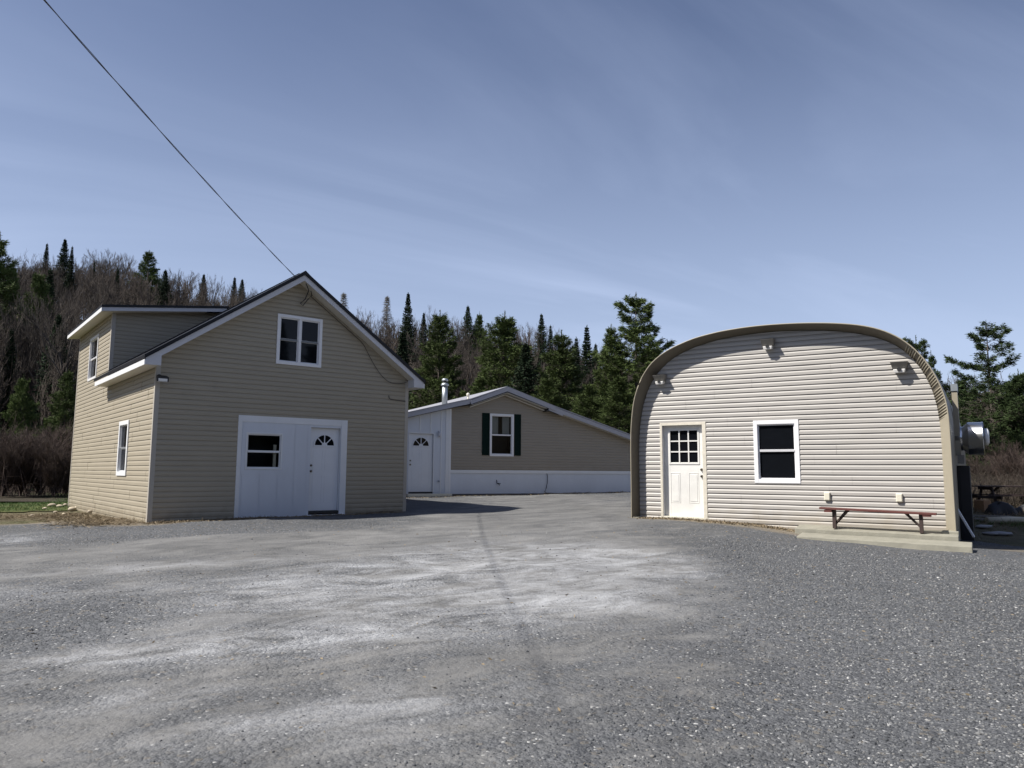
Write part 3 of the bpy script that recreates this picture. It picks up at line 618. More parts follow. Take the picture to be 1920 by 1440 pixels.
# service loop and slack cable down the right rake
cb = MB(ZA); cb.tube([(3.18, -.32, 4.55), (3.30, -.22, 4.42), (3.25, -.12, 4.20), (3.15, -.08, 4.10), (3.22, -.08, 4.05), (3.33, -.12, 4.22), (3.42, -.14, 4.33), (3.36, -.2, 4.42)], .012, 6)
pts = []
for i in range(25):
    t = i / 24; x = 3.42 + (6.22 - 3.42) * t; zr = PK - (x - W / 2) * SL - .10; pts.append((x, -.05, zr if x < 4.9 else zr - .42 * math.sin(math.pi * (x - 4.9) / 1.32)))
cb.tube(pts, .007, 6); cb.build('service_cable', m_cable, A)
MB(ZA).tube([(5.7, -.03, 2.0), (5.71, -.04, 1.93), (5.76, -.04, 1.90), (6.2, -.04, 1.87)], .008, 6).build('cable_stub', m_cable, A)

# overhead line: two twisted strands, sagging from the gable to a pole behind the viewer
def wire_pts(off=0):
    a = Vector((-5.27, 17.9, EYE + 4.68)); b = Vector((-5.36, 8.0, EYE + 5.32)); c = Vector((-5.55, -14, EYE + 8.4)); out = []
    for i in range(91):
        t = i / 90
        # quadratic through the three measured points
        tb = .31; L0 = (t - tb) * (t - 1) / (tb * 1); L1 = t * (t - 1) / (tb * (tb - 1)); L2 = t * (t - tb) / (1 * (1 - tb))
        p = a * L0 + b * L1 + c * L2; ph = i * .9 + off; out.append(p + Vector((math.cos(ph) * .007, 0, math.sin(ph) * .007)))
    return out
pl = MB(0); pl.tube(wire_pts(0), .0065, 6); pl.tube(wire_pts(math.pi), .0045, 6)
pl.build('power_line', m_cableg, None, label='overhead power line running down to the gable peak of the tan house', cat='power line')

# ================================================================== quonset building on the right
ZB = EYE - .55
B = empty('barn', (3.5, 17.5079, .55), -.559, label='arched roof workshop with pale clay siding and tan metal rim', cat='workshop')
INN = [(-.57, -1.5), (-.57, -.6), (-.57, .0), (-.57, .6), (-.545, 1.07), (-.46, 1.57), (-.30, 2.03), (-.02, 2.42), (.33, 2.69), (.8, 2.88), (1.4, 3.01), (2.0, 3.065), (2.6, 3.075), (3.2, 3.045), (3.8, 2.975), (4.3, 2.87), (4.76, 2.70), (5.12, 2.44), (5.38, 2.07), (5.54, 1.64), (5.61, 1.27), (5.635, .9), (5.635, 0), (5.63, -.6), (5.625, -1.5)]
OUT = [(-.66, -1.5), (-.66, -.6), (-.66, .0), (-.66, .6), (-.65, 1.06), (-.58, 1.68), (-.41, 2.17), (-.14, 2.55), (.26, 2.82), (.89, 3.04), (1.5, 3.14), (2.1, 3.18), (2.6, 3.182), (3.2, 3.155), (3.8, 3.095), (4.3, 3.01), (4.7, 2.885), (5.06, 2.67), (5.33, 2.39), (5.54, 2.06), (5.69, 1.70), (5.77, 1.39), (5.79, 1.1), (5.79, 0), (5.79, -.6), (5.79, -1.5)]
def smooth_curve(P, n):
    P = np.array(P, float); d = np.concatenate([[0], np.cumsum(np.linalg.norm(np.diff(P, axis=0), axis=1))]); t = np.linspace(0, d[-1], 600)
    Q = np.stack([np.interp(t, d, P[:, 0]), np.interp(t, d, P[:, 1])], 1); k = np.exp(-np.linspace(-2, 2, 41) ** 2); k /= k.sum()
    Qp = np.concatenate([np.repeat(Q[:1], 20, 0) + (np.arange(-20, 0)[:, None]) * (Q[1] - Q[0]), Q, np.repeat(Q[-1:], 20, 0) + (np.arange(1, 21)[:, None]) * (Q[-1] - Q[-2])])
    Q = np.stack([np.convolve(Qp[:, i], k, 'valid') for i in (0, 1)], 1); t2 = np.linspace(0, 599, n); return np.stack([np.interp(t2, np.arange(600), Q[:, i]) for i in (0, 1)], 1)
NC = 260; CI = smooth_curve(INN, NC); CO = smooth_curve(OUT, NC)
top = int(np.argmax(CI[:, 1]))
def blim(z):
    L = CI[:top + 1]; Rr = CI[top:][::-1]
    if z >= CI[top, 1]: return (2.5, 2.5)
    return (float(np.interp(z, L[:, 1], L[:, 0])), float(np.interp(z, Rr[:, 1], Rr[:, 0])))
BD = (-.05, 1.035, -.99, 1.165); BW = (2.087, 3.028, -.192, 1.152)
mb = MB(ZB); siding(mb, blim, -1.22, 3.07, [BD[:2] + (-1.0, BD[3]), BW], pm_front(), .105, .029, .54); mb.build('front_wall', m_sidB, B)
# splayed rim: flat plate between the wall edge and the outer edge, crimped where it was bent on the right
mb = MB(ZB); sm_ = 4; vs = []; ribs = MB(ZB)
for i in range(NC):
    a, b = CI[i], CO[i]
    vs += [(a[0], 0.0, a[1]), (a[0] * .5 + b[0] * .5, -.15, a[1] * .5 + b[1] * .5), (b[0], -.30, b[1])]
mb.add(vs, [(3 * i + k, 3 * i + 1 + k, 3 * i + 4 + k, 3 * i + 3 + k) for i in range(NC - 1) for k in (0, 1)], True); rim = mb.build('arch_rim', m_shell, B)
seg = [i for i in range(NC) if CI[i, 0] > 5.05 and CI[i, 1] > 1.05]
d = 0; nxt = 0
for i in seg[1:]:
    d += float(np.linalg.norm(CI[i] - CI[i - 1]))
    if d >= nxt:
        nxt += .062; a, b = CI[i], CO[i]; tg = CI[i] - CI[i - 1]; tg = tg / np.linalg.norm(tg); nn = np.array([-tg[1], tg[0]]) * -1
        nn = np.array([a[0] - 2.5, (a[1] - .5)]); nn /= -np.linalg.norm(nn)
        pa = Vector((a[0] + nn[0] * .004, -.012, a[1] + nn[1] * .004)); pb = Vector((b[0] + nn[0] * .006, -.285, b[1] + nn[1] * .006)); ribs.tube([pa, pa.lerp(pb, .5) + Vector((nn[0] * .003, -.003, nn[1] * .003)), pb], .013, 6)
ribs.build('crimp', m_trimB, rim)
mb = MB(ZB)   # smooth lower flashing board on the right leg
I0 = [i for i in range(NC) if CI[i, 0] > 5 and CI[i, 1] <= 1.07]; vs = []
for i in I0:
    a, b = CI[i], CO[i]; vs += [(a[0] - .012, -.006, a[1]), (b[0] - .01, -.306, b[1]), (b[0] + .012, -.306, b[1]), (b[0] + .012, -.20, b[1])]
mb.add(vs, [(4 * i + k, 4 * i + 1 + k, 4 * i + 5 + k, 4 * i + 4 + k) for i in range(len(I0) - 1) for k in (0, 1, 2)]); mb.build('rim_board', m_trimB, rim)
# rolled bead along the outer edge
MB(ZB).tube([(p[0], -.305, p[1]) for p in CO[::2]], .013, 8).build('rim_bead', m_trimB, rim)
# shell
mb = MB(ZB); vs = []; LEN = 11.0
nrm = lambda i: (CO[min(i + 1, NC - 1)] - CO[max(i - 1, 0)])
ks = np.linspace(-.29, LEN, 46)
idx = list(range(0, NC, 3)) + [NC - 1]
for q, w in enumerate(ks):
    for i in idx:
        t = nrm(i); t = t / np.linalg.norm(t); o = .006 + (.02 if q % 2 else 0); vs.append((CO[i, 0] - t[1] * o, w, CO[i, 1] + t[0] * o))
n = len(idx); mb.add(vs, [(q * n + i, q * n + i + 1, (q + 1) * n + i + 1, (q + 1) * n + i) for q in range(len(ks) - 1) for i in range(n - 1)]); mb.build('arched_shell', m_shellx, B)
mb = MB(ZB); siding(mb, blim, -1.3, 3.07, [], pm_back(LEN), .105, .014); mb.build('back_wall', m_sidB, B)
MB(ZB).box(-.50, 5.60, .03, .30, -1.5, -.985).build('footing', m_conc, B)
MB(ZB).box(-.66, -.50, -.29, .03, -1.5, -1.0).build('footing', m_conc, B); MB(ZB).box(5.56, 5.84, -.33, .03, -1.5, -1.03).build('footing', m_conc, B, bevel=.02)
# door
pf = pm_front()
fr = MB(ZB); pbox(fr, pf, BD[0], BD[0] + .055, .0, .035, -.99, BD[3]); pbox(fr, pf, BD[1] - .085, BD[1], .0, .035, -1.01, BD[3]); pbox(fr, pf, BD[0] + .055, BD[1] - .085, .0, .032, BD[3] - .065, BD[3])
fro = fr.build('door_casing', m_peel, B, bevel=.004)
jb = MB(ZB); pbox(jb, pf, BD[0], BD[0] + .05, -.13, -.001, -.99, BD[3]); pbox(jb, pf, BD[1] - .07, BD[1], -.13, -.001, -.99, BD[3]); pbox(jb, pf, BD[0] + .05, BD[1] - .07, -.13, -.001, BD[3] - .06, BD[3]); jb.build('door_jamb', m_vinylw, fro)
sl = MB(ZB); pbox(sl, pf, BD[0] - .02, BD[1] + .02, -.13, .03, -1.06, -.965); sl.build('door_sill', m_cream, fro, bevel=.006)
L0, L1, LZ0, LZ1, LO = BD[0] + .052, BD[1] - .072, -.962, 1.10, -.085
gw0, gw1, gz0, gz1 = L0 + .155, L1 - .155, .255, .985
lf = MB(ZB)
pbox(lf, pf, L0, gw0, LO - .045, LO, LZ0, LZ1); pbox(lf, pf, gw1, L1, LO - .045, LO, LZ0, LZ1); pbox(lf, pf, gw0, gw1, LO - .045, LO - .0005, gz1, LZ1); pbox(lf, pf, gw0, gw1, LO - .045, LO - .0005, LZ0, gz0)
frame(lf, pf, gw0 - .035, gw1 + .035, gz0 - .045, gz1 + .035, .038, LO, LO + .014)
cx = (gw0 + gw1) / 2
for q0, q1 in ((L0 + .15, cx - .10), (cx + .10, L1 - .15)):
    frame(lf, pf, q0, q1, LZ0 + .30, LZ0 + .98, .012, LO, LO + .006); pbox(lf, pf, q0 + .035, q1 - .035, LO, LO + .006, LZ0 + .335, LZ0 + .945)
leaf = lf.build('door', m_doorB, B, bevel=.003)
mu = MB(ZB)
for i in (1, 2):
    q = gw0 + (gw1 - gw0) * i / 3; pbox(mu, pf, q - .014, q + .014, LO - .02, LO + .008, gz0, gz1); q = gz0 + (gz1 - gz0) * i / 3; pbox(mu, pf, gw0, gw1, LO - .021, LO + .006, q - .014, q + .014)
mu.build('glazing_bar', m_doorB, leaf)
g = MB(ZB); g.add([pf(gw0, LO - .016, gz0), pf(gw1, LO - .016, gz0), pf(gw1, LO - .016, gz1), pf(gw0, LO - .016, gz1)], [(0, 1, 2, 3)]); g.build('pane', m_glass, leaf)
for nm, zz in (('door_knob', -.06), ('deadbolt', .09)):
    k0 = Vector(pf(L1 - .075, LO, zz)); k1 = Vector(pf(L1 - .075, LO + .055, zz)); MB(ZB).tube([k0, k0.lerp(k1, .2), k0.lerp(k1, .25), k0.lerp(k1, .6), k1], [.032, .032, .012, .028, .02], 12).build(nm, m_brass, leaf)
window(B, ZB, pf, *BW, t=.085, proud=.04, mid=.515)
# lamps under the rim
def wall_lamp(u, z, s=1.0):
    v = MB(ZB); v.box(u - .05 * s, u + .05 * s, -.03, 0, z - .06, z + .06)
    v.hexa([(u - .10 * s, -.13, z + .005), (u + .12 * s, -.13, z + .005), (u + .12 * s, -.03, z + .005), (u - .10 * s, -.03, z + .005), (u - .13 * s, -.25, z + .145), (u + .15 * s, -.25, z + .145), (u + .15 * s, -.02, z + .17), (u - .13 * s, -.02, z + .17)])
    o = v.build('flood_light', m_lamp, B, bevel=.006)
    c = MB(ZB); c.hexa([(u - .075 * s, -.17, z - .07), (u + .095 * s, -.17, z - .07), (u + .095 * s, -.04, z - .05), (u - .075 * s, -.04, z - .05), (u - .09 * s, -.19, z + .004), (u + .11 * s, -.19, z + .004), (u + .11 * s, -.03, z + .019), (u - .09 * s, -.03, z + .019)])
    c.build('lamp_body', m_lampw, o, bevel=.012); MB(ZB).tube([(u + .01 * s, -.185, z - .005), (u + .01 * s, -.199, z - .005)], .036 * s, 14).build('lens', m_black, o); return o
wall_lamp(.0, 2.12).__setitem__('label', 'flood light at the left end of the arch')
wall_lamp(2.47, 2.74).__setitem__('label', 'flood light under the top of the arch')
wall_lamp(4.98, 2.07, 1.1).__setitem__('label', 'flood light at the right end of the arch')
for u in (3.54, 4.86):
    o = MB(ZB).box(u - .058, u + .058, -.075, -.012, -.53, -.36); ob = o.build('outlet_cover', m_cream, B, bevel=.014); MB(ZB).box(u - .045, u + .045, -.082, -.076, -.515, -.375).build('flap', m_cream, ob, bevel=.003)
# side of the workshop: stainless fan hood, cabinet, chase
fan = MB(ZB); cz, cw = .775, 2.05
prof = [(5.80, .255), (5.93, .255), (5.955, .25), (6.04, .335), (6.06, .345), (6.30, .345), (6.31, .352), (6.33, .352)]
fan.tube([(x, cw, cz) for x, r in prof], [r for x, r in prof], 36); fano = fan.build('exhaust_fan', m_steel, B)
MB(ZB).tube([(6.33, cw, cz + .03), (6.40, cw, cz + .03), (6.43, cw, cz + .03)], [.18, .18, .12], 24).build('motor_cap', m_vinylw, fano)
MB(ZB).tube([(6.331, cw, cz), (6.345, cw, cz)], [.34, .30], 36).build('outlet_grille', m_black, fano)
ch = MB(ZB); ch.box(5.80, 5.905, 1.8, 2.2, .42, 1.78); cho = ch.build('side_chase', m_trimB, B); MB(ZB).box(5.79, 5.915, 1.78, 2.22, 1.781, 1.93).build('chase_cap', m_pipe, cho)
cab = MB(ZB); cab.box(5.82, 6.04, 1.75, 2.7, -1.5, .20); cabo = cab.build('utility_cabinet', m_cab, B); MB(ZB).box(5.86, 6.00, 1.735, 1.75, -.8, .1).build('cabinet_door', m_cab, cabo)
MB(ZB).box(5.84, 5.96, 1.6, 1.74, .24, .42).build('meter_box', m_lamp, B)

# slabs and bench in front of the workshop
def bl(u, w, z=None):
    c, s = math.cos(-.559), math.sin(-.559); return (3.5 + u * c - w * s, 17.5079 + u * s + w * c)
def slab_thing(u0, u1, w0, w1, zl, zr, dz, label):
    cx, cy = bl((u0 + u1) / 2, (w0 + w1) / 2); g0 = float(ground_h(cx, cy)) - .1; e = (u1 - u0) / 2; f = (w1 - w0) / 2; n = 14; m = MB(0); vs = []
    o = empty('tmp')
    bpy.data.objects.remove(o)
    for k in range(n + 1):
        t = k / n; u = -e + 2 * e * t; zt = EYE + zl + (zr - zl) * t - g0; j = (lambda: rnd.uniform(-.008, .008))
        vs += [(u + j(), -f + j(), -.15), (u + j(), -f + .02 + j(), zt - dz + j() * .5), (u + j(), f, zt + j() * .4), (u, f, -.15)]
    fs = [(4 * k + a, 4 * k + (a + 1) % 4, 4 * k + 4 + (a + 1) % 4, 4 * k + 4 + a) for k in range(n) for a in range(4)] + [(0, 3, 2, 1), (4 * n, 4 * n + 1, 4 * n + 2, 4 * n + 3)]
    m.add(vs, fs); ob = m.build('concrete_slab', m_conc, None, bevel=.012, label=label, cat='slab', group='concrete slabs before the workshop'); ob.location = (cx, cy, g0); ob.rotation_euler = (0, 0, -.559); return ob
slab_thing(2.98, 5.84, -.56, -.012, -1.03, -1.06, .05, 'upper concrete slab against the workshop wall, the red bench stands on it')
slab_thing(3.12, 6.05, -1.10, -.58, -1.16, -1.20, .04, 'lower outer concrete slab lying lengthwise on the gravel edge')
bx_, by_ = bl(4.48, -.42); bz = EYE - 1.06
BN = empty('bench', (bx_, by_, bz), -.559, label='long low red-brown wooden bench against the siding', cat='bench')
tl = .018
m = MB(0); L = 1.02
for a, b in ((-.13, -.004), (.004, .13)): m.hexa([(-L, a, .355 + tl), (L, a, .335 - tl), (L, b, .335 - tl), (-L, b, .355 + tl), (-L, a, .393 + tl), (L, a, .373 - tl), (L, b, .373 - tl), (-L, b, .393 + tl)])
m.build('seat', m_red, BN, bevel=.004)
for s in (-1, 1):
    x = s * .76; top = .35 - s * tl * .8; bot = -.012 - s * .012
    m = MB(0); m.box(x - .032, x + .032, -.06, .06, bot, top); m.build('leg', m_darkred, BN, bevel=.004)
    m = MB(0); m.box(x - .14, x + .17 if s < 0 else x + .14, -.135, .135, top + .0005 - .045, top - .001 + .0); 
    m = MB(0); xo = x - s * .22; m.hexa([(x - s * .02, -.03, .06), (x - s * .034, -.03, .14), (x - s * .034, .03, .14), (x - s * .02, .03, .06), (xo + s * .01, -.03, top - .002), (xo - s * .07, -.03, top - .002), (xo - s * .07, .03, top - .002), (xo + s * .01, .03, top - .002)]); m.build('brace', m_darkred, BN)
    m = MB(0); m.box(x + s * .033, x + s * .17, -.12, .12, top - .05, top - .003); m.build('cleat', m_red, BN)

# ================================================================== low house in the middle
ZC = EYE - .8
Cc = empty('bungalow', (-3.0, 27.0711, .8), .4345, label='low khaki sided bungalow with white skirting between the other two buildings', cat='house')
CR = 11.0; CDp = 12.0
TOPL = [(-3.2, 1.50), (.9, 2.53), (1.5, 2.67), (2.965, 3.20), (4.95, 2.56), (CR, .80)]
prof_b = [(-3.2, 1.30), (.9, 2.33), (1.5, 2.45), (2.965, 2.95), (4.7, 2.42), (CR, .64)]
def climb(z): # wall limits under roof
    L = prof_b[:4]; Rr = prof_b[3:][::-1]; xl = float(np.interp(z, [p[1] for p in L], [p[0] for p in L])); xr = float(np.interp(z, [p[1] for p in Rr], [p[0] for p in Rr])); return (max(.87, xl), min(CR - .3, xr))
CW = (2.40, 3.385, .60, 2.19)
mb = MB(ZC); siding(mb, climb, .085, 2.95, [CW], pm_front(), .105, .012, .6, breaks=(.64, 2.42, 2.45, 2.33)); mb.build('front_wall', m_sidC, Cc)
# white addition on the left: boards with battens
al = lambda z: (max(-3.1, float(np.interp(z, [1.30, 2.33], [-3.2, .9]))), .80)
CD = (-.70, .195, -.72, 1.365)
mb = MB(ZC); siding(mb, al, -1.1, 2.3, [CD[:2] + (-1.1, CD[3])], lambda u, o, z: (u, -.02, z), 99, 0.0, breaks=(1.30,)); ad = mb.build('white_addition', m_whitep, Cc)
bt = MB(ZC)
for u in (-2.4, -1.95, -1.5, -1.05, -.32, .085, .49):
    zt = float(np.interp(u, [-3.2, .9], [1.30, 2.33])) - .02; z0 = CD[3] + .06 if CD[0] - .05 < u < CD[1] + .02 else -1.1; pbox(bt, pm_front(), u - .02, u + .02, .0205, .032, z0, zt)
pbox(bt, pm_front(), .66, .80, .0205, .035, -1.1, 2.26); bt.build('batten', m_white, ad)
tr_ = MB(ZC); pbox(tr_, pm_front(), .805, .868, -.01, .03, -1.1, 2.30); tr_.build('corner_trim', m_vinylw, Cc)
sk = MB(ZC); pbox(sk, pm_front(), .87, CR - .3, -.05, .0, -.78, .085); sk.build('skirting', m_whitep, Cc)
sk = MB(ZC); pbox(sk, pm_front(), .87, CR - .3, .001, .028, -.03, .084); sk.build('skirting_cap', m_white, Cc)
MB(ZC).box(-3.1, CR - .3, .06, CDp - .1, -1.4, -.785).build('foundation', m_found, Cc)
MB(ZC).box(.87, CR - .35, -.004, .05, -1.3, -.781).build('foundation_sill', m_found, Cc)
# side and back walls
for x0, x1 in ((-3.1, -3.06), (CR - .34, CR - .3)):
    z1 = float(np.interp(x0, [p[0] for p in prof_b], [p[1] for p in prof_b])); MB(ZC).box(x0, x1, -.01, CDp, -1.1, z1 - .02).build('side_wall', m_sidC, Cc)
bw = MB(ZC); bw.prism([(-3.05, -1.1), (CR - .35, -1.1), (CR - .35, .7)] + [(p[0], p[1] - .03) for p in prof_b[::-1][1:-1]] + [(-3.05, 1.3)], CDp - .05, CDp); bw.build('back_wall', m_sidC, Cc)
# roof sheet and fascia, three pitches
rf = MB(ZC); n = len(TOPL)
for (x0, z0), (x1, z1) in zip(TOPL[:-1], TOPL[1:]): slab(rf, x0, z0, x1, z1, -.33, CDp + .3, -.03, .012)
rfo = rf.build('roof', m_roofC, Cc)
fa = MB(ZC)
fr_t = [(-3.2, 1.47), (.9, 2.50), (1.5, 2.64)]
for (x0, z0), (x1, z1) in zip(fr_t[:-1], fr_t[1:]): slab(fa, x0, z0, x1, z1, -.32, -.295, -.15, -.001)
slab(fa, 1.50, 2.62, 2.965, 3.165, -.345, -.32, -.15, .0); slab(fa, 5.0, 2.515, 2.965, 3.165, -.345, -.32, -.15, .0)
slab(fa, 4.72, 2.60, 5.35, 2.40, -.32, -.296, -.22, -.001); slab(fa, 5.35, 2.40, CR, .765, -.32, -.296, -.16, -.001)
fa.build('fascia', m_fasciaC, Cc)
so_ = MB(ZC)
slab(so_, 1.55, 2.44, 2.965, 2.96, -.318, -.015, .0, .015); slab(so_, 4.65, 2.44, 2.965, 2.96, -.318, -.015, .0, .015)
slab(so_, 1.55, 2.40, 2.965, 2.92, -.14, -.05, -.035, .0); slab(so_, 4.70, 2.38, 2.965, 2.92, -.14, -.05, -.035, .0)
slab(so_, -3.2, 1.32, .9, 2.35, -.294, -.015, .0, .012); slab(so_, 5.3, 2.25, CR, .62, -.294, -.015, .0, .012); so_.build('soffit', m_soffit, Cc)
for g_ in ((1.47, 1.55, 2.47, 2.53), (4.62, 4.70, 2.33, 2.39)): MB(ZC).box(g_[0], g_[1], -.34, -.02, g_[2], g_[3]).build('gutter_end', m_black, Cc)
cw = window(Cc, ZC, pm_front(), *CW, t=.075, proud=.03, mid=.50, clear=True, railm=m_vinylw)
cu = MB(ZC); zc0, zc1 = CW[2] + .82, CW[3] - .09
for a, b in ((CW[0] + .10, CW[0] + .42), (CW[1] - .40, CW[1] - .10)):
    vs = []; n = 24
    for i in range(n + 1):
        u = a + (b - a) * i / n; w = .16 + .018 * math.sin(i * 1.6); vs += [(u, w, zc0), (u, w, zc1)]
    cu.add(vs, [(2 * i, 2 * i + 2, 2 * i + 3, 2 * i + 1) for i in range(n)], True)
cu.build('curtain', m_curt, cw)
for a, b in ((2.09, 2.375), (3.41, 3.675)):
    s = MB(ZC); z0, z1 = CW[2] + .035, CW[3] + .005; frame(s, pm_front(), a, b, z0, z1, .04, .012, .045, )
    pbox(s, pm_front(), a + .04, b - .04, .012, .025, z0 + .04, z1 - .04); k = 22
    for i in range(k): zz = z0 + .05 + (z1 - z0 - .1) * i / k; pbox(s, pm_front(), a + .04, b - .04, .0255, .036, zz, zz + .03)
    s.build('shutter', m_green, Cc)
jb = MB(ZC); pbox(jb, pm_front(), CD[0] - .03, CD[0], -.1, .03, CD[2], CD[3]); pbox(jb, pm_front(), CD[1], CD[1] + .03, -.1, .03, CD[2], CD[3]); pbox(jb, pm_front(), CD[0] - .03, CD[1] + .03, -.1, .03, CD[3], CD[3] + .04); jb.build('door_frame', m_white, Cc)
fan_door(Cc, ZC, pm_front(), CD[0] + .005, CD[1] - .005, CD[2] + .02, CD[3] - .005, True, -.04)
th = MB(ZC); pbox(th, pm_front(), CD[0], CD[1], -.06, .03, CD[2] - .05, CD[2] + .015); th.build('threshold', m_black, Cc)
# porch lamp, hose tap, cable
lm = MB(ZC); lm.tube([(.39, -.03, 1.44), (.39, -.10, 1.46), (.39, -.12, 1.42)], .02, 8); lm.tube([(.39, -.12, 1.43), (.39, -.12, 1.40), (.39, -.12, 1.28), (.39, -.12, 1.25)], [.03, .06, .05, .02], 12); lm.build('porch_light', m_fascia, Cc)
MB(ZC).tube([(.40, -.035, -.30), (.40, -.08, -.31), (.36, -.09, -.34), (.44, -.09, -.33)], .018, 8).build('outside_tap', m_pipe, Cc)
tp = MB(ZC); tp.tube([(2.70, -.005, -.28), (2.70, -.03, -.40), (2.74, -.10, -.42), (2.78, -.11, -.47)], .016, 8); tp.tube([(2.66, -.11, -.40), (2.82, -.11, -.41)], .013, 6); tp.build('outside_tap', m_black, Cc)
MB(ZC).tube([(4.80, -.015, -.02), (4.81, -.04, -.15), (4.80, -.04, -.40), (4.76, -.04, -.58), (4.68, -.06, -.72), (4.66, -.16, -.76), (4.9, -.3, -.77), (5.2, -.32, -.78)], .012, 6).build('hose', m_black, Cc)
# stove pipe and roof vent
sp = MB(ZC); px_, pw_ = 1.02, 1.15; sp.tube([(px_, pw_, 2.4), (px_, pw_, 3.28)], .105, 18); sp.tube([(px_, pw_, 3.28), (px_, pw_, 3.31), (px_, pw_, 3.36), (px_, pw_, 3.38)], [.15, .155, .12, .10], 18)
spo = sp.build('stove_pipe', m_pipe, Cc); MB(ZC).tube([(px_, pw_, 3.38), (px_, pw_, 3.46)], .06, 12).build('pipe_neck', m_black, spo); MB(ZC).tube([(px_, pw_, 3.46), (px_, pw_, 3.49), (px_, pw_, 3.54), (px_, pw_, 3.56)], [.12, .125, .10, .03], 18).build('rain_cap', m_pipe, spo)
rv = MB(ZC); rv.tube([(1.56, .1, 2.62), (1.56, .1, 2.80)], .03, 8); rv.tube([(1.56, .1, 2.79), (1.56, .1, 2.82), (1.56, .1, 2.90), (1.56, .1, 2.93)], [.03, .06, .065, .03], 12); rv.build('roof_vent', m_cream, Cc)
def cl(u, w):
    c, s = math.cos(.4345), math.sin(.4345); return (-3.0 + u * c - w * s, 27.0711 + u * s + w * c)
cx, cy = cl(-.02, -.30); pk = MB(0); pk.box(-.82, .82, -.12, .12, -.02, .105)
o = pk.build('plank', m_cream, None, bevel=.01, label='pale wooden plank step below the white door of the bungalow', cat='plank'); o.location = (cx, cy, float(ground_h(cx, cy)) + .015); o.rotation_euler = (0, 0, .4345)

# ================================================================== trees
m_bark = M('grey_bark', (.10, .088, .078), .95, var=.3, vscale=5, stretch=(1, 1, .3), objrand=.35)
m_twig = M('bare_twigs', (.064, .051, .041), .9, var=.25, vscale=.8, objrand=.40)
m_twigred = M('reddish_twigs', (.062, .043, .035), .9, var=.25, vscale=.8, objrand=.3)
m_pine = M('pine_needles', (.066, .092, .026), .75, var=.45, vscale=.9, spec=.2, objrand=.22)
m_spruce = M('spruce_needles', (.020, .036, .016), .8, var=.4, vscale=.9, spec=.2, objrand=.3)
m_larch = M('larch_twigs', (.19, .175, .145), .9, var=.3, vscale=.9)
m_pinebark = M('pine_bark', (.085, .070, .060), .95, var=.3, vscale=5)
m_straw = M('dry_straw', (.21, .165, .105), .9, var=.35, vscale=3)
m_weed = M('dry_weeds', (.066, .052, .039), .9, var=.35, vscale=1.5)

def prisms(P0, P1, R0, R1):
    """three-sided tapering sticks"""
    P0 = np.asarray(P0); P1 = np.asarray(P1); t = P1 - P0; L = np.linalg.norm(t, axis=1, keepdims=True); t = t / np.maximum(L, 1e-6)
    q = np.where(np.abs(t[:, 2:3]) < .9, np.array([[0, 0, 1.]]), np.array([[1., 0, 0]])); a = np.cross(t, q); a /= np.linalg.norm(a, axis=1, keepdims=True); b = np.cross(t, a)
    vs = []
    for P, r in ((P0, R0), (P1, R1)):
        for k in range(3):
            c = 2 * math.pi * k / 3; vs.append(P + (a * math.cos(c) + b * math.sin(c)) * np.asarray(r)[:, None])
    V = np.stack(vs, 1); n = len(P0); f = np.array([(0, 1, 4, 3), (1, 2, 5, 4), (2, 0, 3, 5)]); return V.reshape(-1, 3), (f[None] + 6 * np.arange(n)[:, None, None]).reshape(-1, 4)
def blades(P, Dn, L, Wd, rg):
    """kite-shaped needle sprays: n quads from P along Dn"""
    n = len(P); s = np.cross(Dn, rg.normal(size=(n, 3))); s /= np.linalg.norm(s, axis=1, keepdims=True)
    m = P + Dn * (L * .45)[:, None]; e = P + Dn * L[:, None]; e[:, 2] -= .04 * L
    V = np.stack([P, m + s * Wd[:, None], e, m - s * Wd[:, None]], 1); return V.reshape(-1, 3), (np.arange(4)[None] + 4 * np.arange(n)[:, None])
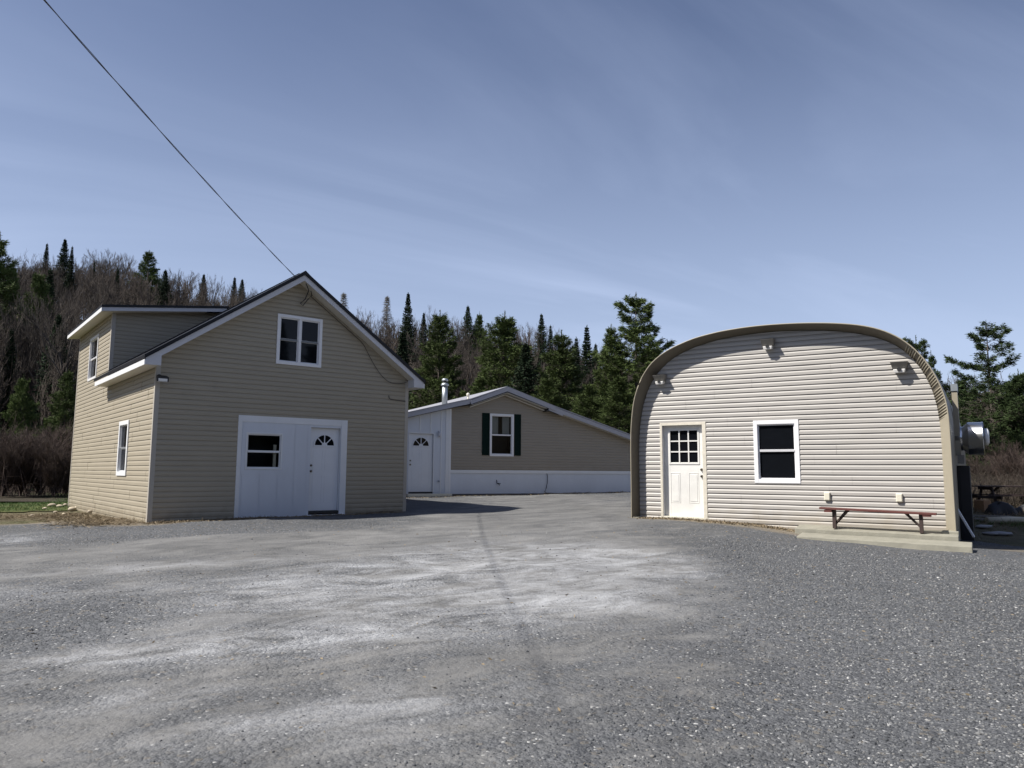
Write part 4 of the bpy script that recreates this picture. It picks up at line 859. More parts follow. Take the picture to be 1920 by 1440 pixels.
def conifer(name, H, kind, seed, radius, base=.04, open_=0.0, skew=None):
    """returns (trunk mesh, crown mesh)"""
    rg = np.random.default_rng(seed); sp = []; ep = []; r0 = []; r1 = []; BP = []; BD_ = []; BL = []; BW_ = []
    tr0 = H * (.012 if kind != 'pine' else .016) + .03; zz = np.linspace(0, H, 14); wob = np.cumsum(rg.normal(0, .012 * H / 14, (14, 2)), 0)
    for i in range(13):
        sp.append((*wob[i], zz[i])); ep.append((*wob[i + 1], zz[i + 1])); r0.append(tr0 * (1 - .93 * i / 13)); r1.append(tr0 * (1 - .93 * (i + 1) / 13))
    z = H * base + .3
    while z < H - (.12 if kind != 'pine' else .7):
        t = z / H; ctr = np.array([np.interp(z, zz, wob[:, 0]), np.interp(z, zz, wob[:, 1])])
        if kind == 'spruce': nb = rg.integers(6, 9); R_ = radius * (1 - t) ** 1.05 * (1 if t > .12 else .8) + .04; step = .17 + .02 * H * .4 * (1 - t)
        elif kind == 'larch': nb = rg.integers(5, 8); R_ = radius * (1 - t) ** .9 + .15; step = .3
        else:
            nb = rg.integers(4, 8); R_ = radius * min(1, (1 - t) * 1.25 + .01) * (.75 + .25 * min(1, t * 2.2))
            if open_ >= .2: R_ = radius * min(1, (1 - t) * 1.55 + .05) * (.85 + .15 * math.sin(t * 23))
            step = rg.uniform(.30, .52) if open_ < .2 else rg.uniform(.50, .85)
        a0 = rg.uniform(0, 6.28)
        for b in range(nb):
            a = a0 + 6.283 * b / nb + rg.normal(0, .25); L = R_ * rg.uniform(.65, 1.12)
            if kind == 'pine':
                L *= rg.choice([1, 1, .6, 1.2]) 
                if open_ and rg.random() < open_ * (1.25 - t): continue
                if skew is not None: L *= 1 + .35 * math.cos(a - skew)
                el0 = (.04 + .60 * t ** 2) if open_ < .2 else (.05 + .5 * t ** 2); curve = .22 + .2 * rg.random()
            elif kind == 'larch': el0 = .1; curve = .1
            else: el0 = -.32 + .75 * t ** 3; curve = .35
            n = max(4, int(L / .16)); s = np.linspace(0, 1, n + 1); rad = s * L
            h = rad * math.tan(el0) + curve * L * s ** 2 * .6 + rg.normal(0, .01, n + 1)
            pts = np.stack([ctr[0] + rad * math.cos(a), ctr[1] + rad * math.sin(a), z + h], 1)
            br = .008 + .011 * L
            for i in range(n):
                sp.append(pts[i]); ep.append(pts[i + 1]); r0.append(br * (1 - .85 * s[i])); r1.append(br * (1 - .85 * s[i + 1]))
            dirb = np.array([math.cos(a), math.sin(a), 0]); sd = np.array([-math.sin(a), math.cos(a), 0])
            st = .35 if kind == 'pine' else .10
            for i in range(n + 1):
                if s[i] < st and L > .7: continue
                if kind == 'pine':
                    wd = .34 * L * (1 - abs(s[i] - .62) * 1.5) + .08; k = 3 if wd > .2 else 2
                    for q in range(k):
                        o = rg.uniform(-1, 1) * wd; c = pts[i] + sd * o + dirb * abs(o) * .5 + np.array([0, 0, .22 * abs(o) + rg.normal(0, .05)])
                        if abs(o) > .15: sp.append(pts[i]); ep.append(c); r0.append(.010); r1.append(.005)
                        m = 20 if open_ < .2 else 30; d = rg.normal(size=(m, 3)) * np.array([.75, .75, .4 if open_ < .2 else .28]) + (dirb * .8 + sd * np.sign(o) * .5) + np.array([0, 0, .35 if open_ < .2 else .15]); d /= np.linalg.norm(d, axis=1, keepdims=True)
                        BP.append(np.repeat(c[None], m, 0) + rg.normal(0, .07, (m, 3))); BD_.append(d); BL.append(rg.uniform(.15, .32, m)); BW_.append(rg.uniform(.014, .030, m))
                elif kind == 'larch':
                    m = 11; d = rg.normal(size=(m, 3)) + dirb + np.array([0, 0, -.2]); d /= np.linalg.norm(d, axis=1, keepdims=True)
                    BP.append(np.repeat(pts[i][None], m, 0)); BD_.append(d); BL.append(rg.uniform(.15, .45, m)); BW_.append(rg.uniform(.006, .012, m))
                else:
                    wd = .30 * L * (1 - s[i]) + .05; m = 9; o = rg.uniform(-1, 1, m) * wd
                    c = pts[i] + sd * o[:, None] + dirb * (np.abs(o) * .5)[:, None] - np.array([0, 0, 1]) * (np.abs(o) * .35)[:, None]
                    d = rg.normal(size=(m, 3)) * .55 + dirb * .9 + sd * np.sign(o)[:, None] * .5 - np.array([0, 0, .35]); d /= np.linalg.norm(d, axis=1, keepdims=True)
                    BP.append(c); BD_.append(d); BL.append(rg.uniform(.10, .26, m) * min(1, .35 + R_)); BW_.append(rg.uniform(.018, .036, m))
        z += step * rg.uniform(.8, 1.2)
    # leader
    m = 70 if kind == 'pine' else 30; d = rg.normal(size=(m, 3)) * .35 + np.array([0, 0, 1]); d /= np.linalg.norm(d, axis=1, keepdims=True)
    BP.append(np.stack([np.full(m, wob[-1, 0]), np.full(m, wob[-1, 1]), H - rg.uniform(.1, 1.0 if kind == 'pine' else .5, m)], 1)); BD_.append(d); BL.append(rg.uniform(.1, .25, m)); BW_.append(rg.uniform(.01, .02, m))
    Vt, Ft = prisms(np.array(sp), np.array(ep), np.array(r0), np.array(r1)); Vc, Fc = blades(np.concatenate(BP), np.concatenate(BD_), np.concatenate(BL), np.concatenate(BW_), rg)
    return mesh_np(name + '_trunk', Vt, Ft, True), mesh_np(name + '_crown', Vc, Fc)
def bare_sticks(H, seed, levels=4, spread=.55, twig=.011, lowfork=.25, nmul=1.0):
    rg = np.random.default_rng(seed); S = []; T = []
    def grow(p, d, L, r, lv):
        n = 3 if lv < levels - 1 else 2; pts = [p]; rr = [r]; 
        for i in range(n):
            d = d + rg.normal(0, .13 if lv else .05, 3); d[2] += .10 * lv; d /= np.linalg.norm(d); p = p + d * L / n; pts.append(p); rr.append(r * (1 - .5 * (i + 1) / n))
        for i in range(n): (S if lv < 2 else T).append((pts[i], pts[i + 1], rr[i], rr[i + 1]))
        if lv >= levels: return
        k = int({0: 9, 1: 6, 2: 5, 3: 4}[lv] * nmul)
        for j in range(k):
            f = rg.uniform(lowfork if lv == 0 else .15, 1.0); q = f * n; i = min(int(q), n - 1); pp = pts[i] + (pts[i + 1] - pts[i]) * (q - i)
            sd = rg.normal(size=3); sd -= sd.dot(d) * d; sd /= np.linalg.norm(sd); ang = spread * rg.uniform(.6, 1.3); nd = d * math.cos(ang) + sd * math.sin(ang); nd[2] += .15; nd /= np.linalg.norm(nd)
            grow(pp, nd, L * rg.uniform(.38, .62) * (1.15 - .35 * f if lv == 0 else 1), max(rr[i] * .55, twig), lv + 1)
    grow(np.zeros(3), np.array([rg.normal(0, .04), rg.normal(0, .04), 1.0]), H * .72, H * .0105 + .02, 0)
    f = lambda A: prisms(np.array([a[0] for a in A]), np.array([a[1] for a in A]), np.array([a[2] for a in A]), np.array([a[3] for a in A]))
    return f(S), f(T)
def tree_thing(name, tm, cm, mt, mc, x, y, s, rz, label, cat, group=None, sz=None):
    o = empty(name, (x, y, surf(x, y) - .1), rz, label=label, cat=cat, group=group); o.scale = (s, s, sz or s)
    link_mesh('trunk', tm, mt, o); link_mesh('crown', cm, mc, o); return o
# --- master shapes, unit = metres, scaled on placing
SPR = [conifer('spruce%d' % i, 11, 'spruce', 40 + i, r) for i, r in enumerate((2.0, 1.35, 2.6))]
PIN = [conifer('pine%d' % i, 12, 'pine', 60 + i, r, b, o) for i, (r, b, o) in enumerate(((3.3, .02, .0), (3.6, .02, .10), (3.0, .04, .12)))]
OPN = conifer('open_pine', 13, 'pine', 83, 4.3, .10, .26); OPN2 = conifer('open_pine', 12, 'pine', 92, 4.4, .10, .24, 2.8)
LAR = conifer('larch', 11, 'larch', 71, 1.7)
BARE = []
for i in range(7):
    (v1, f1), (v2, f2) = bare_sticks(11, 100 + i, 4, .5 + .06 * (i % 3), .012, .22 + .05 * (i % 4)); BARE.append((mesh_np('bare_trunk', v1, f1, True), mesh_np('bare_crown', v2, f2)))
zmax = lambda *ms: max(max(v.co.z for v in m.vertices) for m in ms)
ZT = {}
def top_of(t):
    if t[1].name not in ZT: ZT[t[1].name] = zmax(*t)
    return ZT[t[1].name]
def place(px, py, Y, kind, var, label, cat, wid=1.0, group=None, name=None):
    d = ray(px, py) * Y; x, y = d.x, d.y; zt = EYE + d.z; H = zt - surf(x, y) + .1
    src = {'spruce': SPR, 'pine': PIN}.get(kind); base = 11.0
    if kind == 'spruce': tmc = SPR[var]; ms = (m_pinebark, m_spruce); base = 11
    elif kind == 'pine': tmc = PIN[var]; ms = (m_pinebark, m_pine); base = 12
    elif kind == 'open': tmc = (OPN, OPN2)[var]; ms = (m_pinebark, m_pine); base = (13, 12)[var]
    elif kind == 'larch': tmc = LAR; ms = (m_pinebark, m_larch); base = 11
    else: tmc = BARE[var % 7]; ms = (m_bark, m_twig); base = 10.2
    base = top_of(tmc); k = H / base; wid = wid * (1.3 if kind == 'spruce' else 1); nm = name or {'spruce': 'spruce_tree', 'pine': 'pine_tree', 'open': 'pine_tree', 'larch': 'larch_tree'}.get(kind, 'bare_tree')
    return tree_thing(nm, tmc[0], tmc[1], ms[0], ms[1], x, y, k * wid, rnd.uniform(0, 6.28), label, cat, group, k)
S_, P_ = 'spruce', 'pine'
place(2, 432, 58, P_, 2, 'dark pine at the left edge of the photo, its tip in the sky', 'pine tree', .8)
place(89, 455, 88, S_, 1, 'slim dark spruce with a bare spiky tip above the left hillside', 'spruce tree', .8)
place(122, 447, 92, S_, 0, 'tallest spruce on the left skyline, greyish and broad tipped', 'spruce tree', 1.0)
place(136, 460, 88, S_, 1, 'thin pointed spruce right beside the tallest one on the left skyline', 'spruce tree', .7)
place(280, 468, 96, P_, 0, 'dark green pine standing up alone from the bare wood above the dormer', 'pine tree', 1.0)
place(310, 504, 90, S_, 2, 'dark spruce close at the right of the lone pine above the dormer', 'spruce tree', .9)
place(222, 500, 90, S_, 1, 'narrow dark spruce half hidden among bare trees left of the lone pine', 'spruce tree', .7)
place(178, 490, 90, S_, 1, 'faint slim spruce among bare crowns on the left hill', 'spruce tree', .6)
place(383, 513, 118, S_, 0, 'spruce poking out of the bare wood above the right part of the dormer roof', 'spruce tree', .9)
place(440, 518, 118, S_, 1, 'spruce near the gable roof line, the left one of a close pair', 'spruce tree', .9)
place(454, 522, 112, S_, 2, 'spruce near the gable roof line, the right one of a close pair', 'spruce tree', .8)
place(76, 500, 62, P_, 1, 'olive green conifer rising in front of the bare trees on the left', 'pine tree', .62)
place(96, 500, 66, S_, 1, 'dark slender conifer beside the olive one on the left', 'spruce tree', .9)
place(112, 585, 52, S_, 2, 'dark conifer just left of the dormer eave', 'spruce tree', .8)
place(22, 615, 52, S_, 0, 'small dark spruce low in the wood at the left edge', 'spruce tree', .7)
place(45, 700, 46, P_, 1, 'low olive pine at the foot of the wood on the left', 'pine tree', .7)
place(128, 690, 44, P_, 0, 'low green pine just left of the tan house wall', 'pine tree', .8)
place(5, 800, 44, S_, 2, 'low spruce at the foot of the wood at the left edge', 'spruce tree', 1.0)
place(88, 790, 43, S_, 2, 'low spruce at the foot of the wood behind the brush', 'spruce tree', 1.1)
place(150, 760, 47, S_, 2, 'spruce half hidden by the side wall of the tan house', 'spruce tree', 1.1)
place(645, 547, 120, 'larch', 0, 'pale feathery larch above the right slope of the tan house roof', 'larch tree', 1.0)
place(726, 553, 118, 'larch', 0, 'pale larch on the skyline left of the sharp dark spruce', 'larch tree', .9)
place(765, 547, 96, S_, 0, 'sharp dark spruce, highest on the middle skyline', 'spruce tree', .75)
place(756, 617, 60, S_, 1, 'narrow dark spruce just right of the tan house roof', 'spruce tree', 1.1)
place(795, 584, 100, S_, 2, 'small dark rounded conifer top left of the big pine', 'spruce tree', .6)
place(826, 580, 54, P_, 0, 'big dark green pine behind the stove pipe', 'pine tree', .95)
place(877, 571, 104, S_, 2, 'dark spruce top on the middle skyline with a rounded neighbour', 'spruce tree', .8)
place(899, 582, 104, P_, 1, 'rounded conifer top touching the dark spruce on the middle skyline', 'pine tree', .55)
place(946, 580, 50, P_, 1, 'broad green pine straight above the bungalow gable', 'pine tree', 1.05)
place(987, 640, 46, S_, 2, 'nearly black spruce right of the broad pine above the gable', 'spruce tree', 1.15)
place(1015, 587, 100, S_, 0, 'dark pointed spruce top on the skyline right of the bungalow gable', 'spruce tree', .85)
place(1032, 608, 102, S_, 1, 'small slim spruce beside the pointed one on the skyline', 'spruce tree', .8)
place(1052, 616, 48, P_, 2, 'broad light olive pine above the right slope of the bungalow roof', 'pine tree', 1.15)
place(1081, 630, 84, S_, 1, 'greyish thin spruce right of the olive pine', 'spruce tree', .9)
place(1100, 608, 66, S_, 1, 'needle thin dark spruce left of the tall open pine', 'spruce tree', .85)
place(1117, 642, 88, S_, 2, 'small spruce top between the thin spruce and the tall pine', 'spruce tree', .7)
place(1146, 606, 52, P_, 0, 'green pine leaning against the tall open pine from the left', 'pine tree', .75)
place(1192, 546, 52, 'open', 0, 'tall open crowned pine left of the workshop arch, sky between its boughs', 'pine tree', 1.0)
place(1105, 715, 42, P_, 2, 'low bushy pine over the end of the bungalow roof', 'pine tree', 1.4)
place(1160, 700, 40, P_, 0, 'low bushy pine next to the workshop rim', 'pine tree', 1.4)
place(1030, 700, 44, P_, 1, 'low pine right behind the bungalow roof', 'pine tree', 1.3)
place(900, 700, 47, P_, 2, 'low pine behind the left slope of the bungalow roof', 'pine tree', 1.2)
place(1225, 640, 60, P_, 1, 'dark pine half hidden behind the arch of the workshop', 'pine tree', .9)
place(1718, 627, 46, 'open', 1, 'pine crown showing over the right shoulder of the arch', 'pine tree', .75)
place(1745, 655, 44, P_, 2, 'spiky pine tuft just above the crimped part of the rim', 'pine tree', .55)
place(1848, 601, 44, 'open', 1, 'tall ragged pine at the right with flat layered boughs', 'pine tree', .95)
place(1908, 690, 42, P_, 1, 'green pine at the right edge of the photo', 'pine tree', .9)
place(1800, 705, 50, P_, 0, 'dark pine right of the workshop behind the fan', 'pine tree', .9)
place(1868, 715, 54, P_, 2, 'dark pine behind the trunk of the ragged pine', 'pine tree', 1.0)
place(1835, 780, 37, P_, 0, 'low dark pine above the picnic table', 'pine tree', 1.5)
place(1770, 760, 47, P_, 1, 'low pine hidden mostly by the workshop side', 'pine tree', 1.3)
place(1905, 800, 40, P_, 2, 'low shaded pine at the right edge', 'pine tree', 1.2)

# --- bare trees one can tell apart along the skyline and the front of the wood
skyx = [0, 60, 135, 180, 240, 300, 360, 420, 480, 540, 600, 650, 700, 760, 820, 870, 930, 1000, 1060, 1100, 1150, 1200, 1250, 1300, 1500, 1700, 1790, 1920]
skyy = [488, 470, 478, 468, 480, 500, 508, 522, 545, 560, 565, 570, 582, 590, 576, 590, 590, 605, 622, 630, 640, 640, 632, 650, 680, 705, 690, 700]
def region(px):
    L = ((35, 'at the left edge'), (78, 'left of the slim spiky spruce'), (150, 'by the tallest left spruce'), (215, 'above the dormer corner'), (262, 'left of the lone dark pine'), (335, 'around the lone dark pine'), (400, 'right of the lone dark pine'), (480, 'above the right end of the dormer'), (640, 'near the tan house gable peak'), (700, 'over the tan house right roof slope'),
         (745, 'beside the pale larch'), (790, 'around the sharp dark spruce'), (850, 'behind the stove pipe pine'), (920, 'left of the bungalow gable'), (1000, 'above the bungalow gable'), (1060, 'right of the bungalow gable'), (1120, 'around the needle thin spruce'), (1200, 'by the tall open pine'), (1310, 'left of the arch top'), (1760, 'behind the right shoulder of the arch'), (9999, 'beside the ragged pine at the right'))
    return next(t for m, t in L if px < m)
LOOK = {0: 'round', 1: 'slim', 2: 'wide'}
def bare_at(x, y, H, label, var=None, wid=1.0, grp=None):
    t = BARE[rnd.randrange(7) if var is None else var]; k = H / top_of(t)
    return tree_thing('bare_tree', t[0], t[1], m_bark, m_twig, x, y, k * wid, rnd.uniform(0, 6.28), label, 'bare tree', grp, k)
for i in range(118):
    px = -40 + 1330 * (i + rnd.uniform(-.35, .35)) / 118
    if i >= 112: px = 1690 + (i - 112) * 42
    py = np.interp(px, skyx, skyy) + abs(rnd.gauss(0, 9)) - 3; Y = rnd.uniform(96, 118)
    d = ray(px, py) * Y; H = EYE + d.z - surf(d.x, d.y)
    if H < 4: continue
    if H > 15: H = 15
    reg = region(px)
    wd_ = rnd.uniform(.75, 1.2); lk = 'slim' if wd_ < .9 else 'wide' if wd_ > 1.06 else 'rounded'
    bare_at(d.x, d.y, H, 'leafless grey %s tree on the skyline %s' % (lk, reg), grp='%s bare skyline trees %s' % (lk, reg), wid=wd_)
for i in range(80):
    t = i / 80; px = -60 + 560 * t if i < 46 else 560 + 700 * (t - .575) / .425
    if i > 74: px = 1700 + (i - 74) * 45
    Y = rnd.uniform(50, 88) if i < 46 else rnd.uniform(62, 92)
    px += rnd.uniform(-14, 14); sy = np.interp(px, skyx, skyy) + rnd.uniform(28, 120); d = ray(px, sy) * Y; H = min(12.5, EYE + d.z - surf(d.x, d.y))
    if H < 3.5: H = rnd.uniform(5, 8)
    reg = region(px)
    wd_ = rnd.uniform(.8, 1.25); lk = 'slim' if wd_ < .95 else 'wide' if wd_ > 1.1 else 'rounded'
    bare_at(d.x, d.y, H, 'leafless brown %s tree downslope %s' % (lk, reg), grp='%s bare slope trees %s' % (lk, reg), wid=wd_)
# --- the wood behind them that reads as one mass
VS = []; FS = []; off = 0; lib = [bare_sticks(9.5, 300 + i, 3, .5, .022, .12, 1.25) for i in range(6)]
lib = [(np.concatenate([a[0], b[0]]) * (9.5 / b[0][:, 2].max()), np.concatenate([a[1], b[1] + len(a[0])])) for a, b in lib]
for i in range(1650):
    th = rng.uniform(-.72, .72) if i < 1150 else rng.uniform(.70, 1.15) * (1 if i % 2 else -1); dd_ = rng.uniform(56, 150) if i % 3 else rng.uniform(84, 128); x, y = dd_ * math.sin(th), dd_ * math.cos(th)
    tpx = 960 + 1411 * x / y
    v, f = lib[i % 6]; s = rng.uniform(.62, 1.0); zb = surf(x, y) - .1
    top = EYE + (885 - (np.interp(tpx, skyx, skyy) + 16)) / 1411 * y; s = min(s, max(.3, (top - zb) / 9.5)); a = rng.uniform(0, 6.28); c, sn = math.cos(a), math.sin(a)
    w = v * s; w = np.stack([w[:, 0] * c - w[:, 1] * sn + x, w[:, 0] * sn + w[:, 1] * c + y, w[:, 2] + zb], 1); VS.append(w); FS.append(f + off); off += len(w)
tag(link_mesh('bare_wood', mesh_np('bare_wood', np.concatenate(VS), np.concatenate(FS)), m_twig), 'leafless brown wood covering the hillside as one mass', 'wood', kind='stuff')
# undergrowth: thicket of stems and saplings along the foot of the wood
def thicket(name, n, xf, hmin, hmax, mat, label, cat, rg, lean=.25, rad=(.004, .009)):
    x, y = xf(n); h = rg.uniform(hmin, hmax, n); z = np.array([surf(a, b) for a, b in zip(x, y)]) - .05
    P0 = np.stack([x, y, z], 1); d = rg.normal(0, lean, (n, 3)); d[:, 2] = 1; P1 = P0 + d * (h * .55)[:, None]; P2 = P1 + (d + rg.normal(0, .25, (n, 3))) * (h * .45)[:, None]; r = rg.uniform(*rad, n)
    A = [P0, P1]; Bq = [P1, P2]; r0 = [r, r * .7]; r1 = [r * .7, r * .25]
    for k in range(5):
        f = rg.uniform(.3, 1, n)[:, None]; q = P0 + (P1 - P0) * f if k < 2 else P1 + (P2 - P1) * (f - .2); e = q + (d * .5 + rg.normal(0, .45, (n, 3))) * (h * .28)[:, None]; A.append(q); Bq.append(e); r0.append(r * .5); r1.append(r * .2)
    V, F_ = prisms(np.concatenate(A), np.concatenate(Bq), np.concatenate(r0), np.concatenate(r1))
    return tag(link_mesh(name, mesh_np(name, V, F_), mat), label, cat, kind='stuff')
rg2 = np.random.default_rng(5)
def f1(n):
    th = rg2.uniform(-.76, -.12, n); d = rg2.uniform(40, 64, n); return d * np.sin(th), d * np.cos(th)
thicket('undergrowth', 5200, f1, 1.0, 3.4, m_twigred, 'dark tangle of saplings and brush at the foot of the left wood', 'undergrowth', rg2, .3, (.010, .02))
def f2(n):
    th = rg2.uniform(.40, .74, n); d = rg2.uniform(29, 50, n); return d * np.sin(th), d * np.cos(th)
thicket('dry_weeds', 7000, f2, .4, 1.3, m_weed, 'brown dead weeds and brush in the field behind the picnic table', 'weeds', rg2, .3, (.006, .012))
def f3(n):
    th = rg2.uniform(-.1, .3, n); d = rg2.uniform(42, 60, n); return d * np.sin(th), d * np.cos(th)
thicket('undergrowth', 2500, f3, 1.5, 4.0, m_twigred, 'brown saplings and brush behind the bungalow', 'undergrowth', rg2, .3, (.010, .02))
# shrubs at the edge of the lawn
(v1, f1_), (v2, f2_) = bare_sticks(2.6, 501, 3, .75, .006, .02, 1.6); v = np.concatenate([v1, v2]); f = np.concatenate([f1_, f2_ + len(v1)])
shr = []
for i in range(3):
    vv = []; ff = []; o_ = 0
    for k in range(7):
        a = rng.uniform(0, 6.28); c, s_ = math.cos(a), math.sin(a); tl = rng.normal(0, .28, 2); w = v * rng.uniform(.7, 1.0); w = np.stack([w[:, 0] * c - w[:, 1] * s_ + w[:, 2] * tl[0], w[:, 0] * s_ + w[:, 1] * c + w[:, 2] * tl[1], w[:, 2]], 1); vv.append(w); ff.append(f + o_); o_ += len(w)
    shr.append(mesh_np('shrub', np.concatenate(vv), np.concatenate(ff)))
for i, (px, Y, s_, lb) in enumerate(((8, 34, 1.0, 'leafless reddish shrub at the left edge behind the grass'), (42, 35, 1.1, 'tangled bare shrub second from the left behind the grass'), (78, 36, 1.15, 'tallest bare reddish shrub behind the grass strip'), (104, 34.5, .9, 'low bare shrub behind the stone heap by the house'), (126, 37, 1.0, 'bare shrub touching the corner of the tan house'), (-25, 36, 1.1, 'bare shrub cut off by the left edge'),
                                  (1868, 33, .75, 'brown leafless shrub behind the picnic table'), (1905, 31, .85, 'taller brown leafless shrub at the right edge'), (1890, 36, 1.0, 'brown bare bush with upright twigs below the ragged pine'))):
    d = ray(px, 885) * Y; o = link_mesh('bare_shrub', shr[i % 3], m_twigred if px < 900 else m_weed, label=lb, cat='shrub'); o.location = (d.x, d.y, surf(d.x, d.y) - .05); o.scale = (s_, s_, s_ * .95); o.rotation_euler = (0, 0, i * 1.3)

# ================================================================== bits around the yard
def rocks(n_, seed):
    r = np.random.default_rng(seed); bm_v = IV * (1 + r.uniform(-.22, .22, (12, 1))) * r.uniform(.7, 1.1, 3); return mesh_np('stone', bm_v, IF)
m_stone = M('beige_stone', (.42, .36, .27), .9, var=.2, vscale=12, objrand=.25)
stones = [((98, 950), .17, 'largest round beige stone of the heap left of the tan house'), ((112, 951), .12, 'smaller beige stone right of the largest in the heap'), ((84, 955), .11, 'beige stone at the left end of the heap'), ((122, 948), .10, 'grey beige stone on the heap close to the wall corner'),
          ((134, 957), .13, 'pale stone at the foot of the tan house corner'), ((143, 955), .10, 'pale stone just right of the house corner foot'), ((104, 962), .08, 'small stone in front of the heap'), ((168, 961), .09, 'flat stone half under the sunny side wall'), ((60, 968), .07, 'small stone in the dry dirt left of the heap'), ((120, 966), .07, 'small dark stone in the dirt before the heap')]
for i, (q, s, lb) in enumerate(stones):
    x, y = on_ground(*q); o = link_mesh('stone', rocks(1, 700 + i), m_stone, label=lb, cat='stone', group='stone heap by the house corner'); o.location = (x, y, float(ground_h(x, y)) + s * .25); o.scale = (s * 1.2, s, s * .75); o.modifiers.new('s', 'SUBSURF').levels = 1; o.modifiers['s'].render_levels = 1
x, y = on_ground(1803, 998); o = link_mesh('stone', rocks(1, 755), m_stone, label='pale flat stone at the foot of the right rim of the workshop', cat='stone'); o.location = (x, y, float(ground_h(x, y)) + .02); o.scale = (.13, .08, .06)
def fibres(name, n, pts_fn, mat, lmin, lmax, label, cat, up=.25, w=.004):
    x, y = pts_fn(n); P = np.stack([x, y, ground_h(x, y) + .006], 1); d = rng.normal(size=(n, 3)); d[:, 2] = np.abs(d[:, 2]) * up; d /= np.linalg.norm(d, axis=1, keepdims=True)
    V, F_ = blades(P, d, rng.uniform(lmin, lmax, n), np.full(n, w), rng); return tag(link_mesh(name, mesh_np(name, V, F_), mat), label, cat, kind='stuff')
def along(path, sig):
    def g(n):
        k = rng.integers(0, len(path) - 1, n); t = rng.random(n); p = np.array(path, float); q = p[k] + (p[k + 1] - p[k]) * t[:, None] + rng.normal(0, sig, (n, 2)); return q[:, 0], q[:, 1]
    return g
fibres('dead_grass', 9000, along([(-8.2, 15.9), (-9.3, 17.2), (-11, 19.4), (-12.2, 20.2), (-15.5, 20.0)], .42), m_straw, .06, .20, 'dry straw and dead grass along the sunny side of the tan house', 'dead grass')
fibres('dead_grass', 1500, along([(-7.6, 15.95), (-5.5, 17.6)], .15), m_straw, .04, .12, 'dry litter at the foot of the shaded house front', 'dead grass')
fibres('dead_grass', 1300, along([(3.1, 17.55), (4.4, 16.75), (5.9, 15.8)], .10), m_straw, .03, .09, 'dry litter along the foot of the workshop wall', 'dead grass')
fibres('dead_grass', 9000, along([(13.0, 18.5), (17.5, 24), (15, 21), (20, 27)], 1.3), m_straw, .08, .25, 'dry grass around the picnic table', 'dead grass', .8, .006)
m_blade = M('grass_blades', (.075, .135, .028), .7, var=.4, vscale=1.2)
def f4(n):
    x = rng.uniform(-30, -11.5, n); y = rng.uniform(20, 40, n); k = lawn_keep(x, y); return x[k], y[k]
x, y = f4(60000); P = np.stack([x, y, ground_h(x, y)], 1); d = rng.normal(0, .35, (len(x), 3)); d[:, 2] = 1; d /= np.linalg.norm(d, axis=1, keepdims=True)
V, F_ = blades(P, d, rng.uniform(.04, .10, len(x)), np.full(len(x), .006), rng); tag(link_mesh('grass', mesh_np('grass', V, F_), m_blade), 'short green grass of the lawn strip', 'grass', kind='stuff')
def f5(n): return rng.normal(15.0, 1.1, n), rng.normal(19.6, .8, n)
x, y = f5(9000); P = np.stack([x, y, ground_h(x, y) - .02], 1); d = rng.normal(0, .35, (len(x), 3)); d[:, 2] = 1; d /= np.linalg.norm(d, axis=1, keepdims=True)
V, F_ = blades(P, d, rng.uniform(.06, .14, len(x)), np.full(len(x), .006), rng); tag(link_mesh('grass', mesh_np('grass', V, F_), m_blade), 'green grass patch at the right edge in front of the picnic table', 'grass', kind='stuff')

# picnic table at the right
def gat(px, Y): d = ray(px, 885) * Y; return d.x, d.y, float(ground_h(d.x, d.y))
tx, ty, tz = gat(1895, 24.5)
PT = empty('picnic_table', (tx, ty, tz), .05, label='dark stained picnic table standing right of the workshop', cat='picnic table')
TL = 1.15; dz = EYE - .33 - tz - .74
m = MB(.0 + dz)
for k in range(5): m.box(-TL, TL, -.36 + k * .146, -.36 + k * .146 + .138, .70, .74)
m.build('table_top', m_darkred, PT)
for s in (-1, 1):
    m = MB(dz)
    for k in range(2): y0 = s * .62 + k * .146 - .14; m.box(-TL, TL, y0, y0 + .138, .42, .455)
    m.build('seat', m_darkred, PT)
for s in (-1, 1):
    x = s * (TL - .26)
    m = MB(dz); m.box(x - .02, x + .02, -.35, .35, .61, .699); m.build('cleat', m_darkred, PT); m = MB(dz); m.box(x - .021, x + .021, -.75, .75, .33, .419); m.build('seat_beam', m_darkred, PT)
    for q in (-1, 1):
        m = MB(dz); m.hexa([(x + .022, q * .60 - .045, -.15), (x + .06, q * .60 - .045, -.15), (x + .06, q * .60 + .045, -.15), (x + .022, q * .60 + .045, -.15), (x + .022, q * .22 - .045, .69), (x + .06, q * .22 - .045, .69), (x + .06, q * .22 + .045, .69), (x + .022, q * .22 + .045, .69)]); m.build('leg', m_darkred, PT)
    m = MB(dz); m.hexa([(x - s * .03, -.03, .36), (x - s * .10, -.03, .40), (x - s * .10, .03, .40), (x - s * .03, .03, .36), (x - s * .38, -.03, .695), (x - s * .48, -.03, .695), (x - s * .48, .03, .695), (x - s * .38, .03, .695)]); m.build('brace', m_darkred, PT)
